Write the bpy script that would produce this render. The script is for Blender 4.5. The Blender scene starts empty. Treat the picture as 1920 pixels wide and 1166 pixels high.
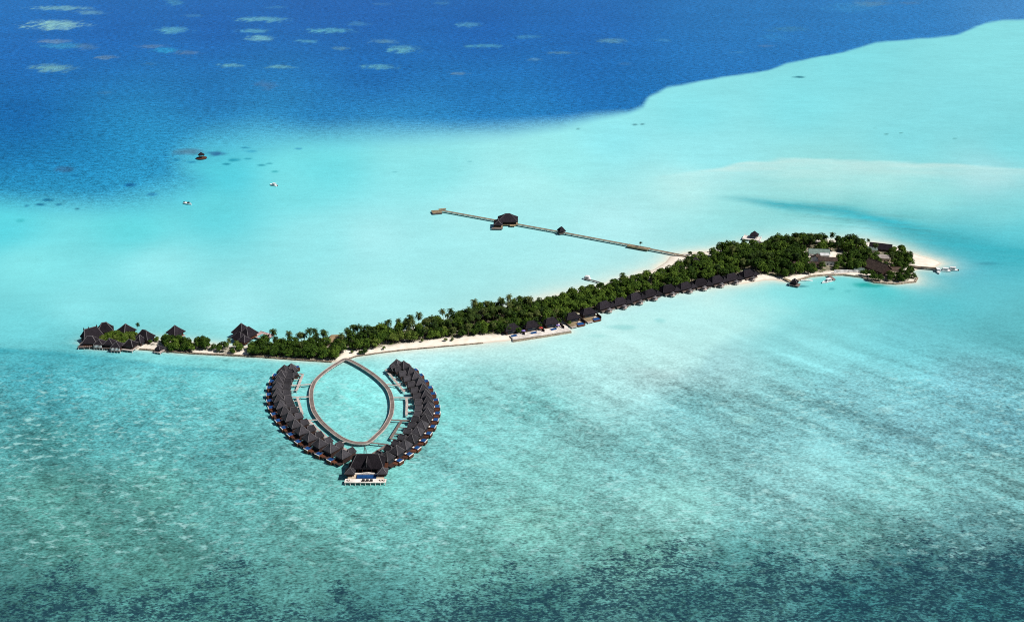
import bpy, math, random
import numpy as np
from mathutils import Vector, Matrix

random.seed(7)
np.random.seed(7)
R = math.radians
sc = bpy.context.scene
COL = sc.collection

# ------------------------------------------------------------------ camera geometry
F = 2000.0; CX, CY = 960.0, 583.0; YH = -300.0; H = 310.0
PITCH = math.atan((CY - YH) / F)
CP, SP = math.cos(PITCH), math.sin(PITCH)

def G(px, py, z=0.0):
    """point of the real place at height z seen at photograph position px, py"""
    x = (px - CX) / F; u = (CY - py) / F
    d = Vector((x, CP + u * SP, -SP + u * CP))
    t = (z - H) / d.z
    return Vector((d.x * t, d.y * t, z))

def proj(x, y, z=0.0):
    f = y * CP - (z - H) * SP
    u = y * SP + (z - H) * CP
    return CX + F * x / f, CY - F * u / f

# ------------------------------------------------------------------ materials
SUN_EL, SUN_AZ = 48.0, -18.0      # azimuth counted from +x (right), negative towards the camera
E_W = (1.30, 1.25, 1.25)          # display value of a white horizontal surface, per channel

def lin(c):
    c = np.asarray(c, dtype=np.float64) / 255.0
    return np.where(c <= 0.04045, c / 12.92, ((c + 0.055) / 1.055) ** 2.4)

def mat_new(name):
    m = bpy.data.materials.new(name); m.use_nodes = True
    nt = m.node_tree
    b = nt.nodes['Principled BSDF']
    return m, nt, b

def mat(name, col, rough=0.8, spec=0.3, var=0.25, scale=1.5, bump=0.0, stretch=None, col2=None, metal=0.0, each=0.12):
    """noise-mottled procedural surface"""
    m, nt, b = mat_new(name)
    N, L = nt.nodes, nt.links
    tc = N.new('ShaderNodeTexCoord')
    mp = N.new('ShaderNodeMapping'); L.new(tc.outputs['Object'], mp.inputs[0])
    if stretch: mp.inputs['Scale'].default_value = stretch
    nz = N.new('ShaderNodeTexNoise'); nz.inputs['Scale'].default_value = scale; nz.inputs['Detail'].default_value = 5
    L.new(mp.outputs[0], nz.inputs['Vector'])
    rp = N.new('ShaderNodeValToRGB')
    c2 = col2 if col2 else tuple(min(1, c * (1 + var)) for c in col)
    c1 = tuple(c * (1 - var) for c in col)
    rp.color_ramp.elements[0].position = 0.32; rp.color_ramp.elements[1].position = 0.68
    rp.color_ramp.elements[0].color = (*c1, 1); rp.color_ramp.elements[1].color = (*c2, 1)
    L.new(nz.outputs[0], rp.inputs[0])
    # every object weathered a little differently
    oi = N.new('ShaderNodeObjectInfo'); mr = N.new('ShaderNodeMapRange')
    ev = 0.32 if 'thatch' in name or 'boards' in name else each
    mr.inputs[3].default_value = 1-ev; mr.inputs[4].default_value = 1+ev
    L.new(oi.outputs['Random'], mr.inputs[0])
    big = N.new('ShaderNodeTexNoise'); big.inputs['Scale'].default_value = 0.35; big.inputs['Detail'].default_value = 3
    L.new(tc.outputs['Object'], big.inputs['Vector'])
    mb_ = N.new('ShaderNodeMapRange'); mb_.inputs[1].default_value = 0.35; mb_.inputs[2].default_value = 0.65; mb_.inputs[3].default_value = 0.82; mb_.inputs[4].default_value = 1.18
    L.new(big.outputs[0], mb_.inputs[0])
    mm = N.new('ShaderNodeMath'); mm.operation = 'MULTIPLY'; L.new(mr.outputs[0], mm.inputs[0]); L.new(mb_.outputs[0], mm.inputs[1])
    vm = N.new('ShaderNodeVectorMath'); vm.operation = 'SCALE'
    L.new(rp.outputs[0], vm.inputs[0]); L.new(mm.outputs[0], vm.inputs['Scale'])
    L.new(vm.outputs[0], b.inputs['Base Color'])
    b.inputs['Roughness'].default_value = rough
    b.inputs['Specular IOR Level'].default_value = spec
    b.inputs['Metallic'].default_value = metal
    if bump:
        bp = N.new('ShaderNodeBump'); bp.inputs['Strength'].default_value = bump; bp.inputs['Distance'].default_value = 0.1
        L.new(nz.outputs[0], bp.inputs['Height']); L.new(bp.outputs[0], b.inputs['Normal'])
    return m

M = {}
M['thatch'] = mat('thatch_grey', (0.036, 0.034, 0.040), 0.95, 0.08, 0.5, 3.0, 0.8, (1, 1, 3), (0.070, 0.066, 0.074))
M['thatch_dark'] = mat('thatch_dark', (0.016, 0.0135, 0.0175), 0.95, 0.06, 0.5, 2.5, 0.8, (1, 1, 3), (0.031, 0.026, 0.032))
M['thatch_brown'] = mat('thatch_brown', (0.085, 0.060, 0.045), 0.95, 0.1, 0.35, 2.5, 0.6)
M['thatch_straw'] = mat('thatch_straw', (0.26, 0.19, 0.11), 0.95, 0.1, 0.35, 2.0, 0.6)
M['ridge'] = mat('ridge_thatch', (0.13, 0.12, 0.125), 0.9, 0.1, 0.3, 3)
M['wood_red'] = mat('red_brown_boards', (0.095, 0.035, 0.019), 0.7, 0.2, 0.40, 2.0, 0.3, (6, 6, 0.6))
M['wood_dark'] = mat('dark_boards', (0.045, 0.026, 0.022), 0.8, 0.2, 0.4, 2.0, 0.2, (6, 6, 0.6))
M['wood_grey'] = mat('weathered_deck', (0.175, 0.138, 0.122), 0.85, 0.2, 0.25, 1.2, 0.3, (0.4, 4, 1))
M['wood_tan'] = mat('tan_deck', (0.26, 0.20, 0.12), 0.85, 0.2, 0.3, 0.9, 0.3)
M['wood_pale'] = mat('pale_deck', (0.44, 0.38, 0.345), 0.8, 0.25, 0.15, 1.0, 0.2)
M['deck_white'] = mat('cream_terrace', (0.72, 0.66, 0.60), 0.7, 0.3, 0.10, 0.8)
M['pile'] = mat('pale_pile', (0.62, 0.58, 0.55), 0.7, 0.3, 0.2, 2.0)
M['pile_dark'] = mat('dark_pile', (0.10, 0.085, 0.08), 0.8, 0.2, 0.3, 2.0)
M['white'] = mat('white_paint', (0.80, 0.79, 0.78), 0.45, 0.4, 0.05, 0.8)
M['plaster'] = mat('cream_plaster', (0.66, 0.54, 0.40), 0.85, 0.2, 0.12, 0.6)
M['plaster_pink'] = mat('pinkish_plaster', (0.42, 0.25, 0.17), 0.85, 0.2, 0.15, 0.8)
M['pool'] = mat('pool_tile_blue', (0.014, 0.075, 0.235), 0.12, 0.5, 0.25, 1.2)
M['pool_teal'] = mat('pool_tile_teal', (0.22, 0.60, 0.58), 0.12, 0.5, 0.12, 1.2)
M['glass'] = mat('dark_glass', (0.02, 0.03, 0.04), 0.1, 0.6, 0.2, 0.6)
M['roof_green'] = mat('green_sheet_roof', (0.145, 0.20, 0.175), 0.7, 0.3, 0.2, 0.5, 0.2)
M['roof_grey'] = mat('grey_sheet_roof', (0.30, 0.26, 0.24), 0.7, 0.3, 0.15, 0.6)
M['roof_brown'] = mat('brown_shingle_roof', (0.066, 0.046, 0.038), 0.9, 0.1, 0.4, 1.4, 0.4)
M['stone'] = mat('seawall_stone', (0.13, 0.095, 0.07), 0.95, 0.15, 0.55, 1.1, 0.8, None, (0.34, 0.27, 0.20))
M['stone_pale'] = mat('pale_seawall_stone', (0.36, 0.29, 0.22), 0.95, 0.15, 0.4, 0.9, 0.8)
M['red'] = mat('red_paint', (0.40, 0.05, 0.035), 0.5, 0.4, 0.1, 1)
M['pink_deck'] = mat('pinkish_deck', (0.52, 0.36, 0.34), 0.8, 0.2, 0.2, 1.1)
M['cushion'] = mat('dark_cushion', (0.03, 0.028, 0.03), 0.9, 0.1, 0.2, 2)
M['canvas'] = mat('canvas', (0.75, 0.70, 0.62), 0.9, 0.1, 0.08, 1)
M['umbrella_lilac'] = mat('lilac_canvas', (0.22, 0.17, 0.42), 0.9, 0.1, 0.1, 1)
M['trunk'] = mat('bark', (0.14, 0.105, 0.08), 0.95, 0.1, 0.4, 3, 0.5, (2, 2, 8))

def leaf_mat(name, c, c2):
    m, nt, b = mat_new(name)
    N, L = nt.nodes, nt.links
    geo = N.new('ShaderNodeNewGeometry')
    oi = N.new('ShaderNodeObjectInfo')
    nz = N.new('ShaderNodeTexNoise'); nz.inputs['Scale'].default_value = 0.55; nz.inputs['Detail'].default_value = 3
    L.new(geo.outputs['Position'], nz.inputs['Vector'])
    rp = N.new('ShaderNodeMix'); rp.data_type = 'RGBA'
    ad = N.new('ShaderNodeMath'); ad.operation = 'MULTIPLY_ADD'; ad.inputs[1].default_value = 0.5; ad.use_clamp = True
    L.new(oi.outputs['Random'], ad.inputs[0])
    mr = N.new('ShaderNodeMapRange'); mr.inputs[1].default_value = 0.35; mr.inputs[2].default_value = 0.65
    mr.inputs[3].default_value = -0.25; mr.inputs[4].default_value = 0.75; mr.clamp = True
    L.new(nz.outputs[0], mr.inputs[0]); L.new(mr.outputs[0], ad.inputs[2])
    L.new(ad.outputs[0], rp.inputs[0])
    rp.inputs[6].default_value = (*c, 1); rp.inputs[7].default_value = (*c2, 1)
    L.new(rp.outputs[2], b.inputs['Base Color'])
    b.inputs['Roughness'].default_value = 0.75
    b.inputs['Specular IOR Level'].default_value = 0.08
    return m

LEAF = {
    'dark green': leaf_mat('leaves_dark', (0.012, 0.031, 0.005), (0.056, 0.104, 0.013)),
    'mid green': leaf_mat('leaves_mid', (0.026, 0.060, 0.008), (0.108, 0.172, 0.022)),
    'yellowish green': leaf_mat('leaves_yellow', (0.050, 0.090, 0.014), (0.125, 0.165, 0.030)),
    'palm': leaf_mat('palm_leaves', (0.009, 0.025, 0.006), (0.052, 0.082, 0.016)),
    'palm_pale': leaf_mat('palm_leaves_pale', (0.024, 0.042, 0.010), (0.110, 0.130, 0.036)),
}

# ------------------------------------------------------------------ mesh helpers
class MB:
    def __init__(s): s.v = []; s.f = []; s.mi = []
    def add(s, vs, fs, mi=0):
        o = len(s.v); s.v += [tuple(p) for p in vs]
        for f in fs: s.f.append(tuple(i + o for i in f)); s.mi.append(mi)
        return s
    def box(s, x0, x1, y0, y1, z0, z1, mi=0, M4=None):
        vs = [Vector(p) for p in ((x0,y0,z0),(x1,y0,z0),(x1,y1,z0),(x0,y1,z0),(x0,y0,z1),(x1,y0,z1),(x1,y1,z1),(x0,y1,z1))]
        if M4 is not None: vs = [M4 @ p for p in vs]
        return s.add(vs, [(3,2,1,0),(4,5,6,7),(0,1,5,4),(1,2,6,5),(2,3,7,6),(3,0,4,7)], mi)
    def beam(s, a, b, w, h=None, mi=0):
        a = Vector(a); b = Vector(b); h = h or w
        d = (b - a); L = d.length
        if L < 1e-6: return s
        d /= L
        up = Vector((0,0,1)) if abs(d.z) < 0.98 else Vector((1,0,0))
        r = d.cross(up).normalized(); u = r.cross(d)
        vs = []
        for p in (a, b):
            for i, j in ((-1,-1),(1,-1),(1,1),(-1,1)): vs.append(p + r*(i*w/2) + u*(j*h/2))
        return s.add(vs, [(0,1,2,3),(7,6,5,4),(0,4,5,1),(1,5,6,2),(2,6,7,3),(3,7,4,0)], mi)
    def tube(s, pts, rad, n=7, mi=0, cap=True):
        rings = []
        for k, p in enumerate(pts):
            p = Vector(p)
            d = (Vector(pts[min(k+1,len(pts)-1)]) - Vector(pts[max(k-1,0)])).normalized()
            up = Vector((1,0,0)) if abs(d.z) > 0.9 else Vector((0,0,1))
            r = d.cross(up).normalized(); u = r.cross(d)
            rr = rad[k] if hasattr(rad, '__len__') else rad
            rings.append([p + (r*math.cos(2*math.pi*i/n) + u*math.sin(2*math.pi*i/n))*rr for i in range(n)])
        vs = [q for ring in rings for q in ring]; fs = []
        for k in range(len(rings)-1):
            for i in range(n):
                fs.append((k*n+i, k*n+(i+1)%n, (k+1)*n+(i+1)%n, (k+1)*n+i))
        if cap: fs.append(tuple(range(n-1,-1,-1))); fs.append(tuple((len(rings)-1)*n+i for i in range(n)))
        return s.add(vs, fs, mi)
    def hip(s, cx, cy, w, d, z0, z1, ridge=0.0, mi=0, thick=0.35, sag=0.0, axis='y', wob=0.05):
        """hipped thatch: eave rectangle w x d, ridge of given length along axis, sagging slopes, thick eave"""
        nlev = 5
        rings = []
        rl = ridge / 2
        K = 3
        for k in range(nlev + 1):
            t = k / nlev
            zt = z0 + (z1 - z0) * (t + sag * (-(t*(1-t))) )
            tw = (1 - t)
            hx = w/2 * tw + (rl * t if axis == 'x' else 0.0)
            hy = d/2 * tw + (rl * t if axis == 'y' else 0.0)
            ring = []
            cs = [(-hx,-hy),(hx,-hy),(hx,hy),(-hx,hy)]
            for q in range(4):
                a, b2 = cs[q], cs[(q+1) % 4]
                for j in range(K):
                    u = j / K
                    jit = wob * (1 if 0 < k < nlev else 0.4)
                    ring.append((cx + a[0] + (b2[0]-a[0])*u + random.uniform(-jit, jit), cy + a[1] + (b2[1]-a[1])*u + random.uniform(-jit, jit), zt + random.uniform(-jit, jit)))
            rings.append(ring)
        n = 4 * K
        low = [(x, y, z - thick) for (x, y, z) in rings[0]]
        allr = [low] + rings
        vs = [p for r in allr for p in r]; fs = []
        for k in range(len(allr) - 1):
            for i in range(n): fs.append((k*n+i, k*n+(i+1)%n, (k+1)*n+(i+1)%n, (k+1)*n+i))
        fs.append(tuple(range(n-1, -1, -1)))
        fs.append(tuple((len(allr)-1)*n + i for i in range(n)))
        return s.add(vs, fs, mi)
    def hipcaps(s, cx, cy, w, d, z0, z1, ridge=0.0, mi=0, axis='y', sag=0.0, r=0.16):
        rl = ridge/2
        ex = (rl, 0) if axis == 'x' else (0, rl)
        for sx in (-1, 1):
            for sy in (-1, 1):
                tip = (ex[0]*sx, ex[1]*sy)
                pts = []
                for k in range(6):
                    t = k/5
                    pts.append((cx + sx*w/2*(1-t) + tip[0]*t, cy + sy*d/2*(1-t) + tip[1]*t, z0 + (z1-z0)*(t - sag*t*(1-t)) + 0.05))
                for a, b in zip(pts[:-1], pts[1:]): s.beam(a, b, r*2, r*1.2, mi)
        if ridge > 0:
            s.beam((cx-ex[0]-0.1, cy-ex[1]-0.1, z1+0.06), (cx+ex[0]+0.1, cy+ex[1]+0.1, z1+0.06), r*2.4, r*1.6, mi)
        return s
    def build(s, name, mats, parent=None, smooth=False):
        me = bpy.data.meshes.new(name)
        me.from_pydata(s.v, [], s.f)
        if not isinstance(mats, (list, tuple)): mats = [mats]
        for m in mats: me.materials.append(m)
        if len(mats) > 1: me.polygons.foreach_set('material_index', s.mi)
        if smooth: me.polygons.foreach_set('use_smooth', [True]*len(me.polygons))
        me.update()
        o = bpy.data.objects.new(name, me); COL.objects.link(o)
        if parent is not None: o.parent = parent
        return o

LAND = []       # landmarks: (phrase, x, y)
BLOCK = []      # footprints where no tree grows: (x, y, r)

def tag(o, label, cat, group=None):
    o['label'] = label; o['category'] = cat
    if group: o['group'] = group
    return o

def thing(name, label, cat, loc, rz=0.0, group=None, mark=None, block=0.0):
    o = bpy.data.objects.new(name, None); COL.objects.link(o)
    o.empty_display_size = 1.0
    o.location = loc; o.rotation_euler = (0, 0, rz)
    tag(o, label, cat, group)
    if mark: LAND.append((mark, loc[0], loc[1]))
    if block: BLOCK.append((loc[0], loc[1], block))
    return o

def copy_part(src, parent, loc):
    c = src.copy(); COL.objects.link(c); c.parent = parent; c.location = loc
    return c

def copy_tree(o, parent=None):
    c = o.copy(); COL.objects.link(c)
    if parent is not None: c.parent = parent
    for ch in o.children: copy_tree(ch, c)
    return c

def structure(o): o['kind'] = 'structure'; return o
def stuff(o): o['kind'] = 'stuff'; return o

_pile_me = {}
def pile_mesh(r, h, m):
    key = (round(r, 2), round(h, 2), m)
    if key not in _pile_me:
        mb = MB(); mb.tube([(0,0,-1.0),(0,0,h*0.5),(0,0,h)], [r*1.1, r, r*0.95], 8)
        o = mb.build('pile', M[m]); _pile_me[key] = o.data; bpy.data.objects.remove(o)
    return _pile_me[key]

def piles(parent, spots, r=0.18, h=1.6, m='pile', name='stilt'):
    me = pile_mesh(r, h, m)
    for (x, y) in spots:
        o = bpy.data.objects.new(name, me); COL.objects.link(o); o.parent = parent; o.location = (x, y, 0)

# ------------------------------------------------------------------ numpy noise
def _hash(ix, iy, seed):
    n = (ix.astype(np.int64) * 374761393 + iy.astype(np.int64) * 668265263 + seed * 1442695041) & 0xFFFFFFFF
    n = ((n ^ (n >> 13)) * 1274126177) & 0xFFFFFFFF
    n = n ^ (n >> 16)
    return (n & 0xFFFFFF) / float(0xFFFFFF)

def vnoise(x, y, seed=0):
    ix = np.floor(x); iy = np.floor(y); fx = x - ix; fy = y - iy
    fx = fx*fx*(3-2*fx); fy = fy*fy*(3-2*fy)
    a = _hash(ix, iy, seed); b = _hash(ix+1, iy, seed); c = _hash(ix, iy+1, seed); d = _hash(ix+1, iy+1, seed)
    return (a*(1-fx)+b*fx)*(1-fy) + (c*(1-fx)+d*fx)*fy

def fbm(x, y, seed=0, oct=4):
    v = 0; a = 0.5; t = 0
    for o in range(oct):
        v = v + a*vnoise(x*2**o, y*2**o, seed+o*17); t += a; a *= 0.55
    return v / t

def smooth(a, b, x):
    t = np.clip((x-a)/(b-a), 0, 1); return t*t*(3-2*t)

def poly_sd(X, Y, P):
    """signed distance to a closed polygon, positive inside"""
    P = np.asarray(P, float); n = len(P)
    d = np.full(X.shape, 1e18); ins = np.zeros(X.shape, bool)
    for i in range(n):
        ax, ay = P[i]; bx, by = P[(i+1) % n]
        ex, ey = bx-ax, by-ay
        wx, wy = X-ax, Y-ay
        t = np.clip((wx*ex+wy*ey)/(ex*ex+ey*ey+1e-12), 0, 1)
        dx, dy = wx-ex*t, wy-ey*t
        d = np.minimum(d, dx*dx+dy*dy)
        c1 = (ay > Y) != (by > Y)
        if by != ay:
            xi = ex*(Y-ay)/(by-ay) + ax
            ins ^= c1 & (X < xi)
    d = np.sqrt(d)
    return np.where(ins, d, -d)

def pt_in(P, x, y):
    ins = False; n = len(P)
    for i in range(n):
        ax, ay = P[i]; bx, by = P[(i+1) % n]
        if (ay > y) != (by > y) and x < (bx-ax)*(y-ay)/(by-ay)+ax: ins = not ins
    return ins

def chaikin(P, k=2):
    P = [Vector(p) for p in P]
    for _ in range(k):
        Q = []
        for i in range(len(P)):
            a, b = P[i], P[(i+1) % len(P)]
            Q += [a*0.75+b*0.25, a*0.25+b*0.75]
        P = Q
    return P

# ------------------------------------------------------------------ island outline
ISL_PX = [(168,652),(200,654),(235,655),(265,655),(310,659),(360,663),(420,666),(480,669),(560,675),(625,679),(645,677),(658,671),(690,665),
 (760,656.5),(840,649.5),(905,644),(962,638),(1015,630),(1070,622),(1062,608),(1085,600),(1130,583),(1180,569),(1240,551),(1300,540.5),(1350,535.5),(1395,532),
 (1430,526),(1450,525),(1475,529),(1493,527),(1520,519),(1545,516.5),(1580,516),(1617,520.5),(1640,530),(1680,533),(1716,529),(1720,522),
 (1712,509),(1722,505),(1752,502),(1766,494),(1752,487),(1726,480),(1704,473),(1688,466),(1655,458),(1600,452),(1540,450),(1480,451),(1430,456),(1385,463),(1330,471),
 (1290,474.5),(1256,481),(1248,492),(1226,505),(1190,517.5),(1145,531),(1100,543.5),(1060,552),(1020,562),(975,572),(930,581),
 (895,591),(830,607),(740,624),(640,640),(540,648),(440,650),(335,640),(270,636),(205,630),(168,638),(160,646)]
ISL = [G(*p) for p in ISL_PX]
ISL_P = [(p.x, p.y) for p in ISL]

# ------------------------------------------------------------------ water colour plan (photograph values of the sea itself)
DEEP_B = [(-400,392),(-100,392),(0,391),(60,396),(130,400),(200,400),(270,397),(330,382),(366,362),(384,338),(372,314),(400,298),(460,287),(560,273),(700,267),(850,262),
 (950,255),(1050,240),(1120,223),(1180,213),(1208,202),(1222,182),(1250,166),(1330,152),(1440,133),(1470,123),(1500,117),(1560,104),(1640,82),(1700,77),(1790,68),
 (1822,56),(1850,45),(1880,40),(1990,35),(2300,30),(2300,-290),(-400,-290)]
DEEP_C = [(0,0,40,122,205),(50,230,6,80,165),(50,100,36,108,192),(200,60,34,104,192),(400,60,36,100,188),(600,20,42,104,190),(400,200,14,86,170),(700,30,40,102,188),(700,150,20,92,178),(900,200,20,100,182),
 (900,60,34,98,186),(1100,60,40,108,192),(1100,160,32,106,188),(1400,60,54,128,200),(1400,100,48,122,196),(1700,30,54,132,205),(1900,15,70,145,210),(1000,230,32,120,195),(600,230,16,100,182),(1180,190,40,120,190),
 (20,300,12,100,172),(150,300,22,122,190),(300,282,46,150,204),(380,300,64,172,212),(450,268,62,168,212),(560,260,64,168,212),(850,250,58,160,212),(980,241,58,158,212),(700,255,64,166,214),(60,345,28,132,192),(180,348,30,142,198),(300,348,36,150,203),(120,384,72,188,216),(280,386,80,194,218),(20,384,60,180,212)]
LAG_C = [(0,430,90,214,226),(50,500,132,228,232),(250,430,100,218,226),(400,400,100,214,224),(420,330,82,206,222),(300,500,150,232,236),(150,580,140,230,235),(50,620,110,218,224),(600,320,112,222,230),(560,350,122,224,230),(600,450,150,232,236),
 (700,450,168,236,239),(800,320,142,230,234),(900,400,170,238,240),(700,560,170,238,239),(450,580,160,235,239),(1000,350,172,240,240),(1050,300,155,236,237),(1150,260,142,232,234),(1300,220,132,226,228),(1300,280,148,232,232),(1500,200,128,224,226),(1600,120,126,222,224),
 (1850,100,134,226,226),(1800,200,128,220,222),(1700,260,128,220,222),(1900,270,122,216,218),(1350,300,146,230,230),(1500,345,158,228,226),(1650,345,156,224,222),(1850,330,158,222,222),(1280,350,182,236,234),(1150,420,178,238,240),
 (1400,385,150,224,224),(1550,360,160,224,222),(1750,370,140,220,220),(1500,395,112,205,206),(1600,405,92,196,198),(1700,430,84,192,198),(1780,455,70,184,196),(1850,470,72,192,208),(1900,440,96,205,216),(1880,400,128,214,218),(1500,425,165,234,235),(1620,435,170,232,234),
 (1820,500,66,180,200),(1850,540,100,196,206),(1900,600,92,182,190),(1760,560,84,190,200),(1650,545,84,204,208),(1560,540,120,222,222),(1450,560,140,226,228),(1700,620,104,196,204),(1600,600,124,210,215),(1500,640,128,212,214),
 (1300,580,168,234,234),(1200,600,172,234,233),(1150,640,186,236,232),(1250,680,172,228,224),(1060,650,168,232,228),(900,668,166,234,230),(780,668,160,236,234),(1330,690,128,206,206),(1100,690,140,220,216),(900,700,118,212,208),
 (1000,760,104,204,200),(1300,760,108,194,196),(1600,740,108,188,193),(1820,720,100,182,190),(1900,800,92,172,180),(1700,800,104,180,186),(1450,800,112,190,192),(660,740,104,220,214),(660,690,116,218,214),(840,760,100,208,202),(480,700,92,204,206),(560,690,112,222,220),
 (400,690,104,215,215),(300,672,112,222,224),(330,720,70,186,192),(150,690,62,178,190),(60,690,44,166,182),(50,655,92,205,212),(150,660,86,200,206),(450,760,84,192,194),(400,850,76,174,174),(100,760,54,158,168),(100,820,64,160,162),(250,790,66,168,174),(450,900,84,178,172),
 (300,920,80,166,158),(100,930,80,166,158),(600,980,92,182,172),(150,1010,76,158,150),(700,900,100,204,192),(850,850,106,204,198),(1000,900,114,204,194),(1000,980,112,198,184),(1200,850,114,200,196),(1250,950,124,204,194),(1500,900,122,196,192),(1700,920,112,190,184),(1880,900,108,184,180),
 (1600,1000,92,168,160),(1850,1000,84,152,150),(300,1060,72,148,140),(600,1070,78,156,148),(900,1060,92,172,160),(1200,1040,96,176,162),(1400,1060,72,142,136),(1700,1070,52,110,114),(1900,1070,44,100,108),(100,1120,54,116,118),(400,1140,60,128,126),(700,1140,48,106,110),
 (1000,1130,56,118,116),(1300,1130,44,96,102),(1600,1130,34,76,88),(1850,1140,28,58,74),(0,1160,34,78,90),(960,1166,38,86,92)]

def idw(U, V, pts, power=3.0, soft=30.0):
    P = np.array(pts, float).copy()
    C = lin(P[:, 2:5])
    num = np.zeros(U.shape + (3,)); den = np.zeros(U.shape)
    for i in range(len(P)):
        d2 = ((U-P[i,0])*0.8)**2 + ((V-P[i,1])*1.25)**2 + soft*soft
        w = d2 ** (-power/2)
        num += w[..., None]*C[i]; den += w
    return num / den[..., None]

# reef tops: centre, half sizes, colour, strength
REEFS = [(115,16,52,5,128,190,202,.8),(168,24,26,4,120,180,200,.6),(108,47,54,9,150,208,208,.95),(100,78,38,4,130,160,180,.55),(120,87,45,6,70,165,205,.6),(160,88,22,6,90,130,165,.6),(200,108,22,4,120,150,165,.6),(100,128,40,7,120,182,190,.85),
 (325,57,30,6,100,180,205,.8),(495,37,46,5,110,185,205,.8),(475,58,28,4,100,178,205,.75),(487,72,26,5,125,195,208,.85),(620,58,42,5,100,182,205,.8),(575,78,20,3,100,178,200,.7),(285,88,28,4,110,140,165,.6),(312,95,26,5,50,165,215,.8),(350,99,26,4,110,140,165,.5),
 (432,123,24,4,110,180,195,.8),(527,126,26,4,110,178,190,.75),(710,125,32,5,100,175,195,.75),(757,93,27,8,105,180,198,.85),(720,78,26,4,110,165,185,.6),(640,91,16,3,110,165,180,.6),(910,87,34,4,90,172,200,.75),(880,47,24,5,90,165,200,.7),(670,45,20,4,80,150,195,.6),
 (365,30,20,3,80,150,195,.5),(330,6,16,5,80,160,200,.6),(520,14,18,3,75,150,200,.5),(860,138,18,3,115,150,165,.6),(500,160,20,9,80,118,160,.5),(198,174,14,3,80,130,160,.4),(715,8,18,3,80,140,190,.4),(830,6,15,3,80,150,190,.4),(280,120,16,3,70,130,170,.4),
 (1148,77,28,5,105,165,185,.6),(1055,100,26,3,110,160,170,.5),(1002,112,12,3,110,165,190,.5),(990,70,26,4,80,160,200,.5),(1245,76,18,3,90,165,205,.4),(1480,55,36,5,70,140,175,.5),(1450,70,30,8,60,150,210,.35),(1635,8,38,5,110,150,165,.5),(1600,14,50,10,70,165,220,.3),(1435,87,20,3,100,135,170,.4),(1170,120,15,3,80,130,170,.3),(1710,6,20,3,90,130,165,.4),(1385,99,14,2,90,160,205,.5),
 (100,306,14,3,20,95,150,.5),(245,347,12,4,15,95,160,.6),(285,365,12,4,15,95,160,.4)]
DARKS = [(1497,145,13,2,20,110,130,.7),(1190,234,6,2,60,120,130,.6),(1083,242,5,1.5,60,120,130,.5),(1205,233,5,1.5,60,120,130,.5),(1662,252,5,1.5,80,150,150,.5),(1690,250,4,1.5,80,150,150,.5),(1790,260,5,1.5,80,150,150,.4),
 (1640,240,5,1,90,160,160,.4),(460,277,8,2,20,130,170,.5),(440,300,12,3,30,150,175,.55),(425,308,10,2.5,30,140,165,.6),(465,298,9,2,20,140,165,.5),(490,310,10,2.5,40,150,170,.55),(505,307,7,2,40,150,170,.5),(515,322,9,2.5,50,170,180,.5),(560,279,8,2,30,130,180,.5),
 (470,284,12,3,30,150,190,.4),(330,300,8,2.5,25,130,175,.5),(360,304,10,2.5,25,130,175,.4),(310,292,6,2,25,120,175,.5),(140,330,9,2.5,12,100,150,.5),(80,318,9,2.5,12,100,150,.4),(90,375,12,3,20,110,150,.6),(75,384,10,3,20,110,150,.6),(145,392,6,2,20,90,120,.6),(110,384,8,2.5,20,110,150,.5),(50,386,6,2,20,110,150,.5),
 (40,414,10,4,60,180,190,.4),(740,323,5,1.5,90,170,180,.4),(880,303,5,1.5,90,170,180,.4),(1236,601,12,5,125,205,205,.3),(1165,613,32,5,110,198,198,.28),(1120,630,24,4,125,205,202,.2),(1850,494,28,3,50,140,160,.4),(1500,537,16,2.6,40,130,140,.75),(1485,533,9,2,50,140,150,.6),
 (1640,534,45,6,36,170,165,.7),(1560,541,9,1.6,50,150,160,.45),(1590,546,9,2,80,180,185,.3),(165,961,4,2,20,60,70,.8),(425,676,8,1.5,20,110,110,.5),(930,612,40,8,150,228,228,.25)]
LIGHTS = [(320,806,20,5,160,220,215,.6),(56,784,12,5,140,215,215,.5),(285,962,7,2.5,170,215,205,.7),(365,982,10,3,160,215,205,.6),(450,728,18,5,160,222,220,.5),(330,710,16,4,150,220,220,.45),(585,1055,8,4,150,215,205,.45),(660,975,8,3,160,215,205,.5),
 (900,870,30,6,160,220,212,.45),(880,858,18,4,160,220,212,.4),(1400,785,26,9,165,222,218,.5),(1010,985,14,5,165,218,208,.45),(1030,952,20,5,165,218,208,.4),(960,975,14,5,165,218,208,.35),(1665,768,18,6,170,215,215,.5),(1490,735,20,4,165,215,215,.4),(1000,700,60,6,150,222,216,.35),(1640,920,14,4,170,215,208,.4),(1260,870,30,8,150,215,210,.3)]

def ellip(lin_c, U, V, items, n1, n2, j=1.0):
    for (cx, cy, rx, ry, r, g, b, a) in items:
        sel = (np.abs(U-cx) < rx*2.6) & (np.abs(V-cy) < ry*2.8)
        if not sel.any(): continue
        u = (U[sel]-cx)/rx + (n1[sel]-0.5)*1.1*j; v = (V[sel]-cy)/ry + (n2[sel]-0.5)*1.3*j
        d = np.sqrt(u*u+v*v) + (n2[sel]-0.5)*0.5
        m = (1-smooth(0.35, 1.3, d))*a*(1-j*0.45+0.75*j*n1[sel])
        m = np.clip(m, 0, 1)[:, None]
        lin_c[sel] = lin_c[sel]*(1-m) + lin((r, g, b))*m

HEADS = [(356,285,32,7.5,84,138,166,.95),(404,288,19,4.5,48,110,158,.9),(120,318,21,7,56,110,152,.8),(335,288,14,3,60,130,165,.6),(245,347,12,4,20,100,158,.55),(285,365,12,4,22,104,160,.45)]

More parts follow.
